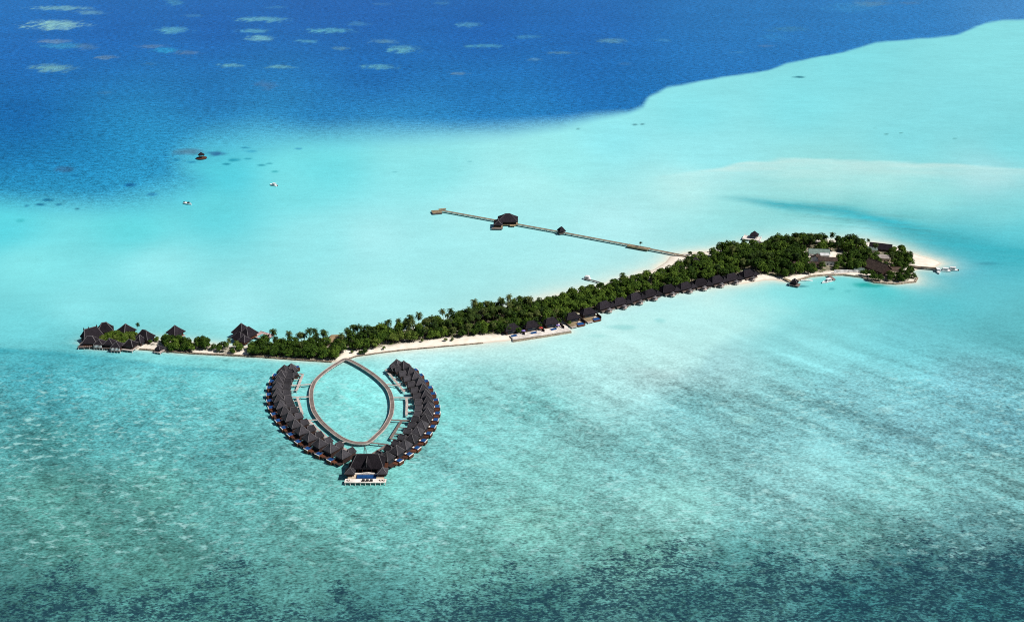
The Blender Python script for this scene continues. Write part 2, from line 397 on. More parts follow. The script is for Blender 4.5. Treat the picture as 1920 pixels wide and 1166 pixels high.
def _tune_lag(p):
    x, y, r, g, b = p
    k = min(1.0, max(0.0, (y-590)/90.0))
    q = min(1.0, max(0.0, (700-x)/450.0))*min(1, max(0, (y-640)/40))      # the weedy flat towards the left
    r, g, b = r + k*(0.27-0.08*q)*(g-r) + (1-k)*3, g + k*2 - q*7, b + k*5 - q*11
    if y > 1030:
        w = min(1, (y-1030)/70)*(0.62 if x < 1350 else 0.85)
        fl = (92, 160, 152) if x < 1350 else (72, 140, 140)
        r, g, b = r*(1-w)+fl[0]*w, g*(1-w)+fl[1]*w, b*(1-w)+fl[2]*w
    if x > 1080 and y < 340: r, g, b = r+5, g+2, b+7
    if x > 1080 and 690 < y < 880: r, g, b = r*0.95, g*0.955, b*0.95
    if y > 820: r, g, b = r-5, g-6, b-4
    if 760 < x < 1340 and 570 < y < 692: r, g, b = r+14, g+5, b+5
    return (x, y, r, g, b)
LAG_P = [_tune_lag(p) for p in LAG_C]
DEEP_P = [(x, y, r*0.8, g*0.96+2, b*0.97) if r < 56 else (x, y, r, g, b) for x, y, r, g, b in DEEP_C]

def sea_colour(X, Y):
    U, V = proj(X, Y)
    Uc = np.clip(U, -150, 2070); Vc = np.clip(V, -60, 1220)
    # wander the borders a little with real-world noise
    k = np.clip(Y, 200, 3000)
    q1 = fbm(X/60, Y/60, 3, 4)-0.5; q2 = fbm(X/60, Y/60, 31, 4)-0.5
    lag = idw(Uc, Vc, LAG_P, 3.2, 34.0); deep = idw(Uc, Vc, DEEP_P, 3.2, 85.0)
    sd = poly_sd(Uc + q1*10, Vc + q2*5, DEEP_B)
    wid = np.interp(Uc, [0, 200, 330, 480, 560, 800, 1050, 1190, 1300, 2000], [48, 54, 84, 84, 62, 52, 32, 10, 4.5, 5])
    t = smooth(-0.42, 0.95, sd/wid)
    t = np.where(Uc < 480, np.maximum(t, 0), t)
    c = lag*(1-t[..., None]) + deep*t[..., None]
    # pale sand bank with a crisp far edge
    up = np.interp(Uc, [1180, 1300, 1400, 1600, 1800, 1950, 2070], [338, 318, 300, 298, 305, 313, 318]) + (q1*16)
    dv = Vc - up
    bank = smooth(-1.5, 6, dv)*np.exp(-np.maximum(dv, 0)/np.interp(Uc, [1250, 1400, 1700, 1900], [26, 30, 34, 30]))*smooth(1190, 1400, Uc + q2*120)*np.interp(Uc, [1400, 1750, 1950], [0.95, 0.85, 0.45])
    bank = np.clip(bank*(0.75+0.9*fbm(X/60, Y/14, 41, 4)-0.25), 0, 1)[..., None]
    c = c*(1-bank) + lin((206, 238, 233))*bank
    # milky sand shallows in front of the shore row
    SH = [(800,662),(900,652),(1000,642),(1090,615),(1180,590),(1330,560),(1440,556),(1490,585),(1420,628),(1335,660),(1318,692),(1240,698),(1150,692),(1000,684),(900,672)]
    sh = poly_sd(Uc + q1*44, Vc + q2*16, SH)
    sw = np.interp(Uc, [1240, 1330, 1420], [1.0, 1.6, 5.0])
    m_ = smooth(-4, 9, sh/sw)*0.66
    m_ = np.clip(m_*(0.7+0.6*fbm(X/25, Y/25, 97, 3)), 0, 1)[..., None]
    c = c*(1-m_) + lin((190, 239, 236))*m_
    # tidal channel bending round the right end, and the weed edge off the left tip
    for (xs_, ys_, ws_, cc_, st_) in (([1330, 1400, 1500, 1600, 1700, 1790, 1860, 1960, 2070], [366, 372, 386, 402, 426, 455, 474, 482, 486], [4, 7, 11, 16, 24, 32, 34, 30, 26], (66, 178, 192), 0.88),):
        ce = np.interp(Uc, xs_, ys_) + q1*14; wi = np.interp(Uc, xs_, ws_)
        dv = (Vc - ce)/wi
        m_ = np.exp(-np.where(dv < 0, dv*dv*2.2, dv*dv*0.9))*smooth(1310, 1480, Uc)*(1-smooth(1930, 2070, Uc))*st_
        m_ = np.clip(m_*(0.55+0.9*fbm(X/50, (Y+X*0.28)/4.5, 61, 3)), 0, 1)[..., None]
        c = c*(1-m_) + lin(cc_)*m_
    ed = np.interp(Uc, [-150, 0, 100, 200, 300, 400, 470, 520], [648, 651, 656, 668, 682, 691, 697, 700]) + q1*8
    dv = Vc - ed
    m_ = smooth(-2, 7, dv)*np.exp(-np.maximum(dv, 0)/np.interp(Uc, [0, 250, 450], [26, 16, 7]))*(1-smooth(430, 520, Uc))
    m_ = np.clip(m_*(0.5+0.75*fbm(X/20, Y/8, 67, 4)), 0, 1)[..., None]
    c = c*(1-m_) + lin((52, 160, 176))*m_
    n1 = fbm(X/9, Y/22, 5, 4); n2 = fbm(X/11, Y/26, 91, 4)
    # long soft drifts of sand and weed
    a1 = (X + Y)/math.sqrt(2); a2 = (X - Y)/math.sqrt(2)
    st = fbm(a1/14, a2/120, 11, 4) - 0.5            # streaks running down to the right
    wt = smooth(560, 760, V) * smooth(900, 1500, U) * (1-smooth(930, 1050, V))
    wt = np.maximum(wt, 0.55*smooth(680, 760, V)*(1-smooth(1000, 1100, V)))
    big = fbm(X/45, Y/60, 23, 4) - 0.5
    mid = fbm(X/9, Y/13, 29, 4) - 0.5
    wl = smooth(640, 720, V)
    fst = fbm(a1/3.2, a2/26, 13, 3) - 0.5
    gain = 1 + wt*(st*1.15 + fst*0.45) + wl*(big*0.34 + mid*0.34) + (1-wl)*(1-t)*(big*0.09 + (fbm(X/30, Y/12, 47, 3)-0.5)*0.10) + t*((fbm(X/70, Y/40, 53, 4)-0.5)*0.22)
    c = c*np.clip(gain, 0.4, 1.8)[..., None]
    ellip(c, U, V, [q[:7]+(q[7]*0.86,) for q in REEFS], fbm(X/6, Y/14, 7, 5)*1.5-0.22, n2)
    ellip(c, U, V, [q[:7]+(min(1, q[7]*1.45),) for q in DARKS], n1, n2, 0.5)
    ellip(c, U, V, HEADS, n1, n2, 0.4)
    ellip(c, U, V, LIGHTS, n1, n2, 0.8)
    # channel brushed with long weed lines
    ch = np.exp(-((U-1640)/190)**2) * np.exp(-((V-(395+(U-1500)*0.17))/22)**2)
    fl = fbm(X/50, (Y + X*0.28)/4.5, 61, 3) - 0.5
    c = c*(1 + ch*fl*0.75)[..., None]
    return c, U, V, t

def make_water():
    ys = [-60.0, 60.0, 150.0]
    y = 215.0
    while y < 2300: ys.append(y); y *= 1.0036
    while y < 60000: ys.append(y); y *= 1.25
    ys = np.array(ys)
    nc = 940
    cs = np.linspace(-1, 1, nc)
    half = 0.62*np.maximum(ys, 150) + 60
    far = ys > 2300
    half[far] = 0.62*ys[far]+60 + (ys[far]-2300)*0.9
    X = half[:, None]*cs[None, :]; Y = np.repeat(ys[:, None], nc, 1)
    c, U, V, t = sea_colour(X, Y)
    # shallow rim of sand round the island
    sd = poly_sd(X, Y, ISL_P)
    out = np.maximum(-sd, 0)
    rim = np.interp(U, [0, 300, 640, 760, 1000, 1060, 1090, 1230, 1330, 1420, 1480, 1650, 1720, 1780], [2, 2, 3, 7, 6, 2.5, 3, 4, 12, 9, 3, 1.5, 8, 10])
    farside = V < np.interp(U, [160, 640, 900, 1260, 1500, 1720], [645, 655, 612, 510, 480, 500])
    rim = np.where(farside, np.interp(U, [160, 700, 900, 1000, 1150, 1280, 1400, 1600, 1780], [4, 6, 6, 11, 11, 9, 12, 12, 9]), rim)
    a = np.exp(-out/rim) * np.where(farside, 0.95, 0.8)
    a = a*(0.75+0.5*fbm(X/6, Y/6, 71, 3))
    a = np.clip(a, 0, 1)[..., None]
    c = c*(1-a) + lin((248, 240, 222))*a
    # albedo
    alb = np.clip(c / np.array(E_W), 0.001, 0.85)
    # masks: coral density, pale flecks, strength of the painted ripple tone
    pat = fbm(X/26, Y/34, 81, 4)-0.5
    cor = smooth(925, 1185, V + pat*205 + np.clip(U-700, -200, 1200)*0.055)
    cor = cor*smooth(880, 960, V)
    cor = np.minimum(cor + 0.22*smooth(1060, 1130, V)*smooth(1300, 1700, U), 0.92)
    cor = np.where((V > 330) & (V < 900), np.maximum(cor, 0), cor)
    fleck = smooth(660, 740, V)*(1-smooth(1000, 1120, V))*(0.5+0.5*smooth(0.45, 0.6, fbm(X/28, Y/28, 87, 3)))
    rip = np.maximum(np.interp(V, [0, 330, 560, 640, 720, 1166], [0.24, 0.22, 0.15, 0.3, 0.9, 1.0]), t)
    lightw = smooth(0.45, 0.75, c[..., 1])
    rip = rip*(1-0.45*lightw)
    nr = len(ys)
    me = bpy.data.meshes.new('sea')
    verts = np.stack([X, Y, np.zeros_like(X)], -1).reshape(-1, 3)
    idx = np.arange(nr*nc).reshape(nr, nc)
    faces = np.stack([idx[:-1, :-1], idx[:-1, 1:], idx[1:, 1:], idx[1:, :-1]], -1).reshape(-1, 4)
    me.vertices.add(len(verts)); me.vertices.foreach_set('co', verts.ravel())
    me.loops.add(faces.size); me.loops.foreach_set('vertex_index', faces.ravel().astype(np.int32))
    me.polygons.add(len(faces)); me.polygons.foreach_set('loop_start', np.arange(0, faces.size, 4, dtype=np.int32))
    me.update(calc_edges=True)
    for nm, arr in (('depth_colour', alb), ('seabed_ripple_mask', np.stack([cor, fleck, rip], -1))):
        at = me.color_attributes.new(nm, 'FLOAT_COLOR', 'POINT')
        buf = np.ones((len(verts), 4), np.float32); buf[:, :3] = arr.reshape(-1, 3)
        at.data.foreach_set('color', buf.ravel())
    m, nt, b = mat_new('sea_water')
    N, L = nt.nodes, nt.links
    ca = N.new('ShaderNodeAttribute'); ca.attribute_name = 'depth_colour'
    ma = N.new('ShaderNodeAttribute'); ma.attribute_name = 'seabed_ripple_mask'
    sep = N.new('ShaderNodeSeparateColor'); L.new(ma.outputs['Color'], sep.inputs[0])
    geo = N.new('ShaderNodeNewGeometry')
    def noise(scale, detail, rough=0.55, stretch=(1, 1, 1), rot=0.0, dist=0.0):
        mp = N.new('ShaderNodeMapping'); mp.inputs['Scale'].default_value = stretch; mp.inputs['Rotation'].default_value = (0, 0, rot)
        L.new(geo.outputs['Position'], mp.inputs[0])
        n = N.new('ShaderNodeTexNoise'); n.noise_dimensions = '2D'
        n.inputs['Scale'].default_value = scale; n.inputs['Detail'].default_value = detail; n.inputs['Roughness'].default_value = rough; n.inputs['Distortion'].default_value = dist
        L.new(mp.outputs[0], n.inputs['Vector'])
        return n.outputs[0]
    def math_(op, a, b_=None, clamp=False):
        n = N.new('ShaderNodeMath'); n.operation = op; n.use_clamp = clamp
        for i, v in enumerate((a, b_)):
            if v is None: continue
            if isinstance(v, (int, float)): n.inputs[i].default_value = v
            else: L.new(v, n.inputs[i])
        return n.outputs[0]
    def rng(v, a, b_, c_, d, clamp=True):
        n = N.new('ShaderNodeMapRange'); n.clamp = clamp
        L.new(v, n.inputs[0])
        for i, q in enumerate((a, b_, c_, d)): n.inputs[i+1].default_value = q
        return n.outputs[0]
    def mix(f, a, b_, mode='MIX'):
        n = N.new('ShaderNodeMix'); n.data_type = 'RGBA'; n.blend_type = mode
        if isinstance(f, (int, float)): n.inputs[0].default_value = f
        else: L.new(f, n.inputs[0])
        for i, v in ((6, a), (7, b_)):
            if isinstance(v, tuple): n.inputs[i].default_value = (*v, 1)
            else: L.new(v, n.inputs[i])
        return n.outputs[2]
    # ripple light and dark painted into the colour: fine chop over wind waves
    w1 = noise(0.85, 3, 0.6, (0.6, 1.0, 1), R(6))
    w2 = noise(0.17, 4, 0.62, (0.7, 1.2, 1), R(-8))
    w = math_('ADD', math_('MULTIPLY', w1, 0.60), math_('MULTIPLY', w2, 0.40))
    g = rng(w, 0.34, 0.66, -0.62, 0.52)
    g = math_('MULTIPLY', g, sep.outputs[2])
    g = math_('ADD', g, 1.0)
    gc = N.new('ShaderNodeCombineColor'); [L.new(g, gc.inputs[i]) for i in range(3)]
    col = mix(1.0, ca.outputs['Color'], gc.outputs[0], 'MULTIPLY')
    # pale sand flecks
    fn = noise(0.24, 5, 0.66, (0.6, 1.0, 1), R(-35))
    fm = rng(fn, 0.54, 0.70, 0.0, 0.62)
    fm = math_('MULTIPLY', fm, sep.outputs[1])
    col = mix(fm, col, (0.40, 0.70, 0.69))
    # coral heads and weed: threshold falls as the density rises
    cn1 = noise(0.85, 5, 0.70, (0.6, 1.1, 1), R(-12))
    cn2 = noise(0.10, 3, 0.6, (0.8, 1.1, 1), R(-25))
    cn3 = noise(0.30, 3, 0.6, (0.65, 1.1, 1), R(-18))
    cn = math_('ADD', math_('ADD', math_('MULTIPLY', cn1, 0.52), math_('MULTIPLY', cn2, 0.20)), math_('MULTIPLY', cn3, 0.28))
    th = math_('SUBTRACT', 0.66, math_('MULTIPLY', sep.outputs[0], 0.235))
    cm = math_('MULTIPLY', math_('SUBTRACT', cn, th), 11.0, True)
    cm = math_('MULTIPLY', cm, 0.86)
    col = mix(cm, col, (0.009, 0.032, 0.056))
    L.new(col, b.inputs['Base Color'])
    b.inputs['Roughness'].default_value = 0.22
    b.inputs['Specular IOR Level'].default_value = 0.025
    b.inputs['IOR'].default_value = 1.14
    bp = N.new('ShaderNodeBump'); bp.inputs['Strength'].default_value = 0.35; bp.inputs['Distance'].default_value = 0.6
    L.new(w, bp.inputs['Height']); L.new(bp.outputs[0], b.inputs['Normal'])
    me.materials.append(m)
    o = bpy.data.objects.new('sea', me); COL.objects.link(o); structure(o)
    return o

def make_island():
    P = np.array(ISL_P)
    x0, y0 = P.min(0)-6; x1, y1 = P.max(0)+6
    st = 1.6
    xs = np.arange(x0, x1, st); ys = np.arange(y0, y1, st)
    X, Y = np.meshgrid(xs, ys)
    sd = poly_sd(X, Y, ISL_P)
    sd2 = sd + (fbm(X/5, Y/5, 9, 3)-0.5)*1.0
    Z = np.clip(sd2*0.16, -0.8, 0.9) + np.clip((sd-6)*0.03, 0, 0.7) + (fbm(X/4, Y/4, 19, 3)-0.5)*0.18*smooth(0, 3, sd)
    keep = sd > -4.0
    ok = keep[:-1, :-1] & keep[:-1, 1:] & keep[1:, 1:] & keep[1:, :-1]
    idx = -np.ones(X.shape, int); used = np.zeros(X.shape, bool)
    for a in (slice(0, -1), slice(1, None)):
        for b in (slice(0, -1), slice(1, None)): used[a, b] |= ok
    idx[used] = np.arange(used.sum())
    v = np.stack([X[used], Y[used], Z[used]], -1)
    f = np.stack([idx[:-1, :-1][ok], idx[:-1, 1:][ok], idx[1:, 1:][ok], idx[1:, :-1][ok]], -1)
    me = bpy.data.meshes.new('sand_island'); me.from_pydata(v.tolist(), [], f.tolist())
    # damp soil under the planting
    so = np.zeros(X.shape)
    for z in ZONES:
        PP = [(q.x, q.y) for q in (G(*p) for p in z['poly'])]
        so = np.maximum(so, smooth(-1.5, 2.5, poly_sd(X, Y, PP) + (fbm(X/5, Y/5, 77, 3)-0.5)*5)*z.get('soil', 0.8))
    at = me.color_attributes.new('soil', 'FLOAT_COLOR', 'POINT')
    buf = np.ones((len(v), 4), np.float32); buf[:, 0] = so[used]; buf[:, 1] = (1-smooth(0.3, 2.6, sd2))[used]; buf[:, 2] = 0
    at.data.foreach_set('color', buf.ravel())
    me.polygons.foreach_set('use_smooth', [True]*len(me.polygons))
    m, nt, b = mat_new('coral_sand')
    N, L = nt.nodes, nt.links
    a = N.new('ShaderNodeAttribute'); a.attribute_name = 'soil'
    geo = N.new('ShaderNodeNewGeometry')
    nz = N.new('ShaderNodeTexNoise'); nz.inputs['Scale'].default_value = 0.25; nz.inputs['Detail'].default_value = 6
    L.new(geo.outputs['Position'], nz.inputs['Vector'])
    r1 = N.new('ShaderNodeValToRGB'); r1.color_ramp.elements[0].position = .3; r1.color_ramp.elements[1].position = .7
    r1.color_ramp.elements[0].color = (0.74, 0.65, 0.53, 1); r1.color_ramp.elements[1].color = (0.86, 0.80, 0.71, 1)
    L.new(nz.outputs[0], r1.inputs[0])
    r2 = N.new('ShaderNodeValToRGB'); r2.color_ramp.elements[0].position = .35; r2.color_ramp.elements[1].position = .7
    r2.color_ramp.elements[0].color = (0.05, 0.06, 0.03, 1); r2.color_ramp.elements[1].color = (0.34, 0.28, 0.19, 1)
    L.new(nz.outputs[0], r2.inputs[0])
    mx = N.new('ShaderNodeMix'); mx.data_type = 'RGBA'
    sx = N.new('ShaderNodeSeparateColor'); L.new(a.outputs['Color'], sx.inputs[0])
    wet = N.new('ShaderNodeMix'); wet.data_type = 'RGBA'
    L.new(sx.outputs[1], wet.inputs[0]); L.new(r1.outputs[0], wet.inputs[6]); wet.inputs[7].default_value = (0.56, 0.50, 0.41, 1)
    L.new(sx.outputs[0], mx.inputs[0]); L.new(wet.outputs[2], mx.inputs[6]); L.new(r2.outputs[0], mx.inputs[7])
    L.new(mx.outputs[2], b.inputs['Base Color']); b.inputs['Roughness'].default_value = 0.95; b.inputs['Specular IOR Level'].default_value = 0.1
    me.materials.append(m)
    o = bpy.data.objects.new('sand_island', me); COL.objects.link(o); structure(o)

# planting zones: polygon of tree feet in photograph positions
ZONES = [
 dict(poly=[(186,648),(192,637),(215,631),(245,630),(262,640),(262,647),(235,648),(205,648)], mix=dict(b=1.0), gap=3.0, size=(0.56,0.78), tones=('mid green','mid green','yellowish green'), soil=0.7),
 dict(poly=[(266,649),(268,641),(300,637),(308,641),(309,652),(290,652)], mix=dict(b=0.8, p=0.2), gap=4.0, size=(0.35,0.5), tones=('mid green','yellowish green'), soil=0.3),
 dict(poly=[(311,658),(312,646),(340,645),(356,648),(358,661),(335,660)], mix=dict(b=1.0), gap=3.8, size=(0.62,0.85), tones=('dark green','dark green','mid green'), soil=0.9),
 dict(poly=[(362,656),(372,648),(393,648),(398,656),(385,660)], mix=dict(b=1.0), gap=4.2, size=(0.62,0.8), tones=('dark green','mid green'), soil=0.7),
 dict(poly=[(400,663),(402,656),(428,652),(448,655),(452,661),(438,664)], mix=dict(b=0.85, p=0.15), gap=4.0, size=(0.5,0.75), tones=('dark green','mid green','yellowish green'), soil=0.6),
 dict(poly=[(466,667),(466,655),(500,652),(560,653),(640,652),(642,670),(628,677),(560,673),(510,670)], mix=dict(b=0.93, p=0.07), gap=4.2, size=(0.7,1.05), tones=('dark green','dark green','mid green'), soil=1.0),
 dict(poly=[(500,652),(560,645),(640,640),(740,624),(830,607),(895,592),(935,583),(990,574),(1000,590),(970,606),(900,618),(800,634),(740,641),(690,648),(640,652)], mix=dict(b=0.30, p=0.70), gap=3.25, size=(0.84,1.22), tones=('dark green','mid green','mid green'), soil=1.0),
 dict(poly=[(640,662),(640,652),(690,648),(740,641),(800,634),(900,618),(970,606),(1000,600),(955,628),(905,631),(870,634),(800,640),(760,646),(725,651.5),(690,657),(668,659),(655,657)], mix=dict(b=0.84, p=0.16), gap=3.6, size=(0.65,1.0), tones=('dark green','mid green','mid green','yellowish green'), soil=0.9),
 dict(poly=[(985,612),(992,586),(1012,574),(1062,562),(1105,552),(1150,540),(1198,530),(1242,519),(1282,506),(1304,492),(1335,480),(1380,470),(1405,500),(1392,515),(1330,530),(1240,548),(1180,563),(1120,582),(1060,598)], mix=dict(b=0.94, p=0.06), gap=4.7, size=(0.8,1.1), tones=('dark green','mid green','mid green'), soil=1.0),
 dict(poly=[(1345,476),(1385,473),(1405,471.5),(1438,470),(1456,459),(1510,455),(1560,457),(1600,460),(1622,470),(1600,478),(1570,476),(1520,470),(1500,478),(1510,500),(1500,515),(1470,522),(1432,518),(1390,505)], mix=dict(b=0.74, p=0.26), gap=4.9, size=(0.85,1.25), tones=('dark green','dark green','mid green'), soil=0.95),
 dict(poly=[(1500,516),(1512,503),(1560,494),(1600,478),(1622,472),(1665,470),(1692,476),(1700,486),(1706,500),(1690,510),(1670,512),(1610,508),(1560,510),(1520,515)], mix=dict(b=0.9, p=0.1), gap=4.7, size=(0.58,0.98), tones=('dark green','dark green','dark green','mid green'), soil=0.9),
 dict(poly=[(1618,519),(1640,518),(1680,518),(1708,513),(1717,522),(1700,529),(1672,530),(1640,528)], mix=dict(b=1.0), gap=4.4, size=(0.6,0.8), tones=('dark green',), soil=0.9),
]

# ------------------------------------------------------------------ buildings
def hut(label, px, py, apex, eave, w, d, rot, ridge=0.0, axis='y', roof='thatch_dark', wall='wood_dark', floor=0.0, deck=None, name='thatched_pavilion', cat='pavilion',
        caps=True, sag=0.18, wallin=0.8, mark=None, group=None, pile='pile', posts=False, openf=False, pile_gap=3.0, block=None, caproof='ridge', fence=None, base=None):
    loc = G(px, py, apex); loc.z = 0.0
    t = thing(name, label, cat, loc, R(rot), group, mark, block if block is not None else max(w, d)*0.55)
    r = MB().hip(0, 0, w, d, eave, apex, ridge, axis=axis, sag=sag).build('roof', M[roof], t)
    if caps: MB().hipcaps(0, 0, w, d, eave, apex, ridge, axis=axis, sag=sag).build('ridge_cap', M[caproof], r)
    zf = floor if floor > 0.05 else 0.0
    ww, wd = w-2*wallin, d-2*wallin
    if posts:
        me = None
        for sx in (-1, 1):
            for sy in (-1, 1):
                p = MB().beam((0, 0, max(zf, 0.3)), (0, 0, eave+0.1), 0.25).build('post', M[wall], t) if me is None else None
                if p: me = p
                else: p = copy_part(me, t, (0, 0, 0))
                p.location = (sx*ww/2, sy*wd/2, 0)
    else:
        wl = MB()
        wl.box(-ww/2, ww/2, -wd/2, wd/2, max(zf-0.05, -0.2), eave+0.2)
        wo = wl.build('wall', M[wall], t)
        win = MB()
        for s in (-1, 1):
            win.box(-ww*0.28, ww*0.28, s*wd/2-0.06, s*wd/2+0.06, zf+0.9, eave-0.5)
            win.box(s*ww/2-0.06, s*ww/2+0.06, -wd*0.28, wd*0.28, zf+0.9, eave-0.5)
        win.build('window', M['glass'], wo)
    if floor > 0.05:
        dk = deck if deck else (w*0.5, w*0.5, d*0.5, d*0.5)   # left, right, front, back extents
        MB().box(-dk[0], dk[1], -dk[2], dk[3], floor-0.3, floor).build('deck', M[base or 'wood_grey'], t)
        sp = []
        nx = max(2, int((dk[0]+dk[1])/pile_gap)+1); ny = max(2, int((dk[2]+dk[3])/pile_gap)+1)
        for i in range(nx):
            for j in range(ny):
                if 0 < i < nx-1 and 0 < j < ny-1: continue
                sp.append((-dk[0]+0.3+(dk[0]+dk[1]-0.6)*i/(nx-1), -dk[2]+0.3+(dk[2]+dk[3]-0.6)*j/(ny-1)))
        piles(t, sp, 0.2, floor-0.28, pile)
        if fence:
            fb = MB(); n = 9
            x0, x1, yy = -dk[0]+0.2, dk[1]-0.2, -dk[2]+0.15
            for i in range(n): fb.beam((x0+(x1-x0)*i/(n-1), yy, floor), (x0+(x1-x0)*i/(n-1), yy, floor+1.0), 0.22)
            fb.beam((x0, yy, floor+1.05), (x1, yy, floor+1.05), 0.14)
            fb.build('railing', M[fence], t)
    return t

ORD = ['first','second','third','fourth','fifth','sixth','seventh','eighth','ninth','tenth','eleventh','twelfth','thirteenth','fourteenth','fifteenth','sixteenth','seventeenth']

# ---- horseshoe of water villas
def make_water_villa(side):
    """local +y points out to sea, pool on the shore side (side = -1 left of outward, +1 right)"""
    t = thing('water_villa', 'prototype', 'water villa', (0, 0, 0))
    w = 6.7
    r = MB().hip(0, 0, w, w, 4.5, 8.3, 0, sag=0.12).build('roof', M['thatch'], t)
    MB().hipcaps(0, 0, w, w, 4.5, 8.3, 0, sag=0.12, r=0.13).build('ridge_cap', M['ridge'], r)
    r2 = MB().hip(0, -5.5, 4.3, 5.2, 3.7, 6.2, 3.8, sag=0.10).build('annex_roof', M['thatch'], t)
    MB().hipcaps(0, -5.5, 4.3, 5.2, 3.7, 6.2, 3.8, sag=0.10, r=0.11).build('ridge_cap', M['ridge'], r2)
    wl = MB().box(-2.8, 2.8, -2.8, 2.8, 1.82, 4.6).build('wall', M['wood_dark'], t)
    MB().box(-2.1, 2.1, 2.78, 2.87, 2.0, 3.9).box(2.87*side-0.05, 2.87*side+0.03, -1.8, 1.8, 2.3, 3.8).build('window', M['glass'], wl)
    MB().box(-1.9, 1.9, -7.6, -3.0, 1.81, 3.9).build('annex_wall', M['wood_dark'], t)
    MB().box(-3.2, 3.2, -7.6, 5.8, 1.5, 1.8).build('deck', M['wood_dark'], t)
    s = side
    tx0, tx1 = sorted((s*2.3, s*5.9))
    tk = MB().box(tx0, tx1, 3.0, 6.9, 0.35, 2.5).build('pool_tank', M['wood_red'], t)
    px0, px1 = sorted((s*2.6, s*5.7))
    MB().box(px0, px1, 3.9, 6.6, 2.47, 2.54).build('pool', M['pool'], tk)
    MB().box(tx0-0.05, tx1+0.05, 6.62, 6.96, 2.3, 2.60).build('coping', M['deck_white'], tk)
    MB().box(*sorted((s*0.1, s*2.25)), 3.6, 6.2, 1.2, 1.98).build('sun_deck', M['wood_red'], t)
    MB().box(*sorted((s*2.45, s*3.9)), 3.05, 3.75, 2.51, 2.75).build('daybed', M['canvas'], tk)
    piles(t, [(-3.1,-7.2),(3.1,-7.2),(-3.1,-2.4),(3.1,-2.4),(-3.1,2.6),(3.1,2.6),(s*0.4,5.6)], 0.2, 1.52)
    piles(t, [(s*2.6,6.6),(s*5.6,6.6),(s*5.6,3.4)], 0.2, 0.6)
    return t

LEFT_AP = [(546,681),(533,683.5),(527,693),(522,704),(519.5,715),(519.5,727),(521.5,738),(525.5,749.5),(532,761),(541,772.5),(552,785),(565,797),(580,809.5),(598.5,821),(619.5,830),(642,841)]
RIGHT_AP = [(743.5,673),(757,676),(769,686),(778,695.5),(786.5,706.5),(793,718),(798,729),(801.5,740.5),(803,752),(801.5,763.5),(797,775),(790.5,787),(782,799),(771.5,811.5),(758.5,823.5),(743.5,834),(725,845.5)]

def place_chain(aps, left):
    proto = make_water_villa(1 if left else -1)
    pts = [G(x, y, 8.3) for x, y in aps]
    n = len(pts)
    used = False
    c = G(660, 760)
    for i, p in enumerate(pts):
        a = pts[max(0, i-1)]; b = pts[min(n-1, i+1)]
        tan = (b-a); tan.z = 0; tan.normalize()
        out = Vector((-tan.y, tan.x, 0))
        if out.dot(Vector((p.x-c.x, p.y-c.y, 0))) < 0: out = -out
        o = proto if i == 0 else copy_tree(proto)
        o.location = (p.x, p.y, 0)
        o.rotation_euler = (0, 0, math.atan2(out.y, out.x) - math.pi/2)
        # pool has to lie on the shore side of the villa
        k = n-1-i
        side = 'left' if left else 'right'
        if i < 8:
            lb = 'grey thatched water villa on the %s arm of the horseshoe, %s from its island end' % (side, ORD[i])
            if i == 0: lb = 'grey thatched water villa ending the %s arm of the horseshoe nearest the island' % side
        else:
            lb = 'grey thatched water villa on the %s arm of the horseshoe, %s from the clubhouse' % (side, ORD[k])
            if k == 0: lb = 'grey thatched water villa on the %s arm of the horseshoe, right beside the clubhouse' % side
        tag(o, lb, 'water villa', 'thatched water villas of the horseshoe')
    return pts

LP = place_chain(LEFT_AP, True)
RP = place_chain(RIGHT_AP, False)

# ---- walkways
def strip(mb, pts, w, z0, z1, closed=False, mi=0):
    n = len(pts)
    L_, R_ = [], []
    for i in range(n):
        if closed: a, b = pts[(i-1) % n], pts[(i+1) % n]
        else: a, b = pts[max(i-1, 0)], pts[min(i+1, n-1)]
        d = Vector((b[0]-a[0], b[1]-a[1], 0)).normalized(); nn = Vector((-d.y, d.x, 0))
        p = Vector((pts[i][0], pts[i][1], 0))
        L_.append(p+nn*w[0]); R_.append(p+nn*w[1])
    vs = []
    for i in range(n):
        for q, z in ((L_[i], z1), (R_[i], z1), (R_[i], z0), (L_[i], z0)): vs.append((q.x, q.y, z))
    fs = []
    rng_ = range(n) if closed else range(n-1)
    for i in rng_:
        j = (i+1) % n
        for k in range(4): fs.append((i*4+k, j*4+k, j*4+(k+1) % 4, i*4+(k+1) % 4))
    if not closed: fs += [(0,1,2,3), ((n-1)*4+3, (n-1)*4+2, (n-1)*4+1, (n-1)*4)]
    mb.add(vs, fs, mi)
    return mb

def resample(pts, step):
    out = [Vector(pts[0])]
    for a, b in zip(pts[:-1], pts[1:]):
        a, b = Vector(a), Vector(b); n = max(1, int(round((b-a).length/step)))
        for k in range(1, n+1): out.append(a.lerp(b, k/n))
    return out

def catmull(pts, n=4):
    P = [Vector(p) for p in pts]; out = []
    for i in range(len(P)-1):
        p0, p1, p2, p3 = P[max(i-1, 0)], P[i], P[i+1], P[min(i+2, len(P)-1)]
        for k in range(n):
            t = k/n
            out.append(0.5*((2*p1)+(p2-p0)*t+(2*p0-5*p1+4*p2-p3)*t*t+(3*p1-p0-3*p2+p3)*t**3))
    out.append(P[-1]); return out

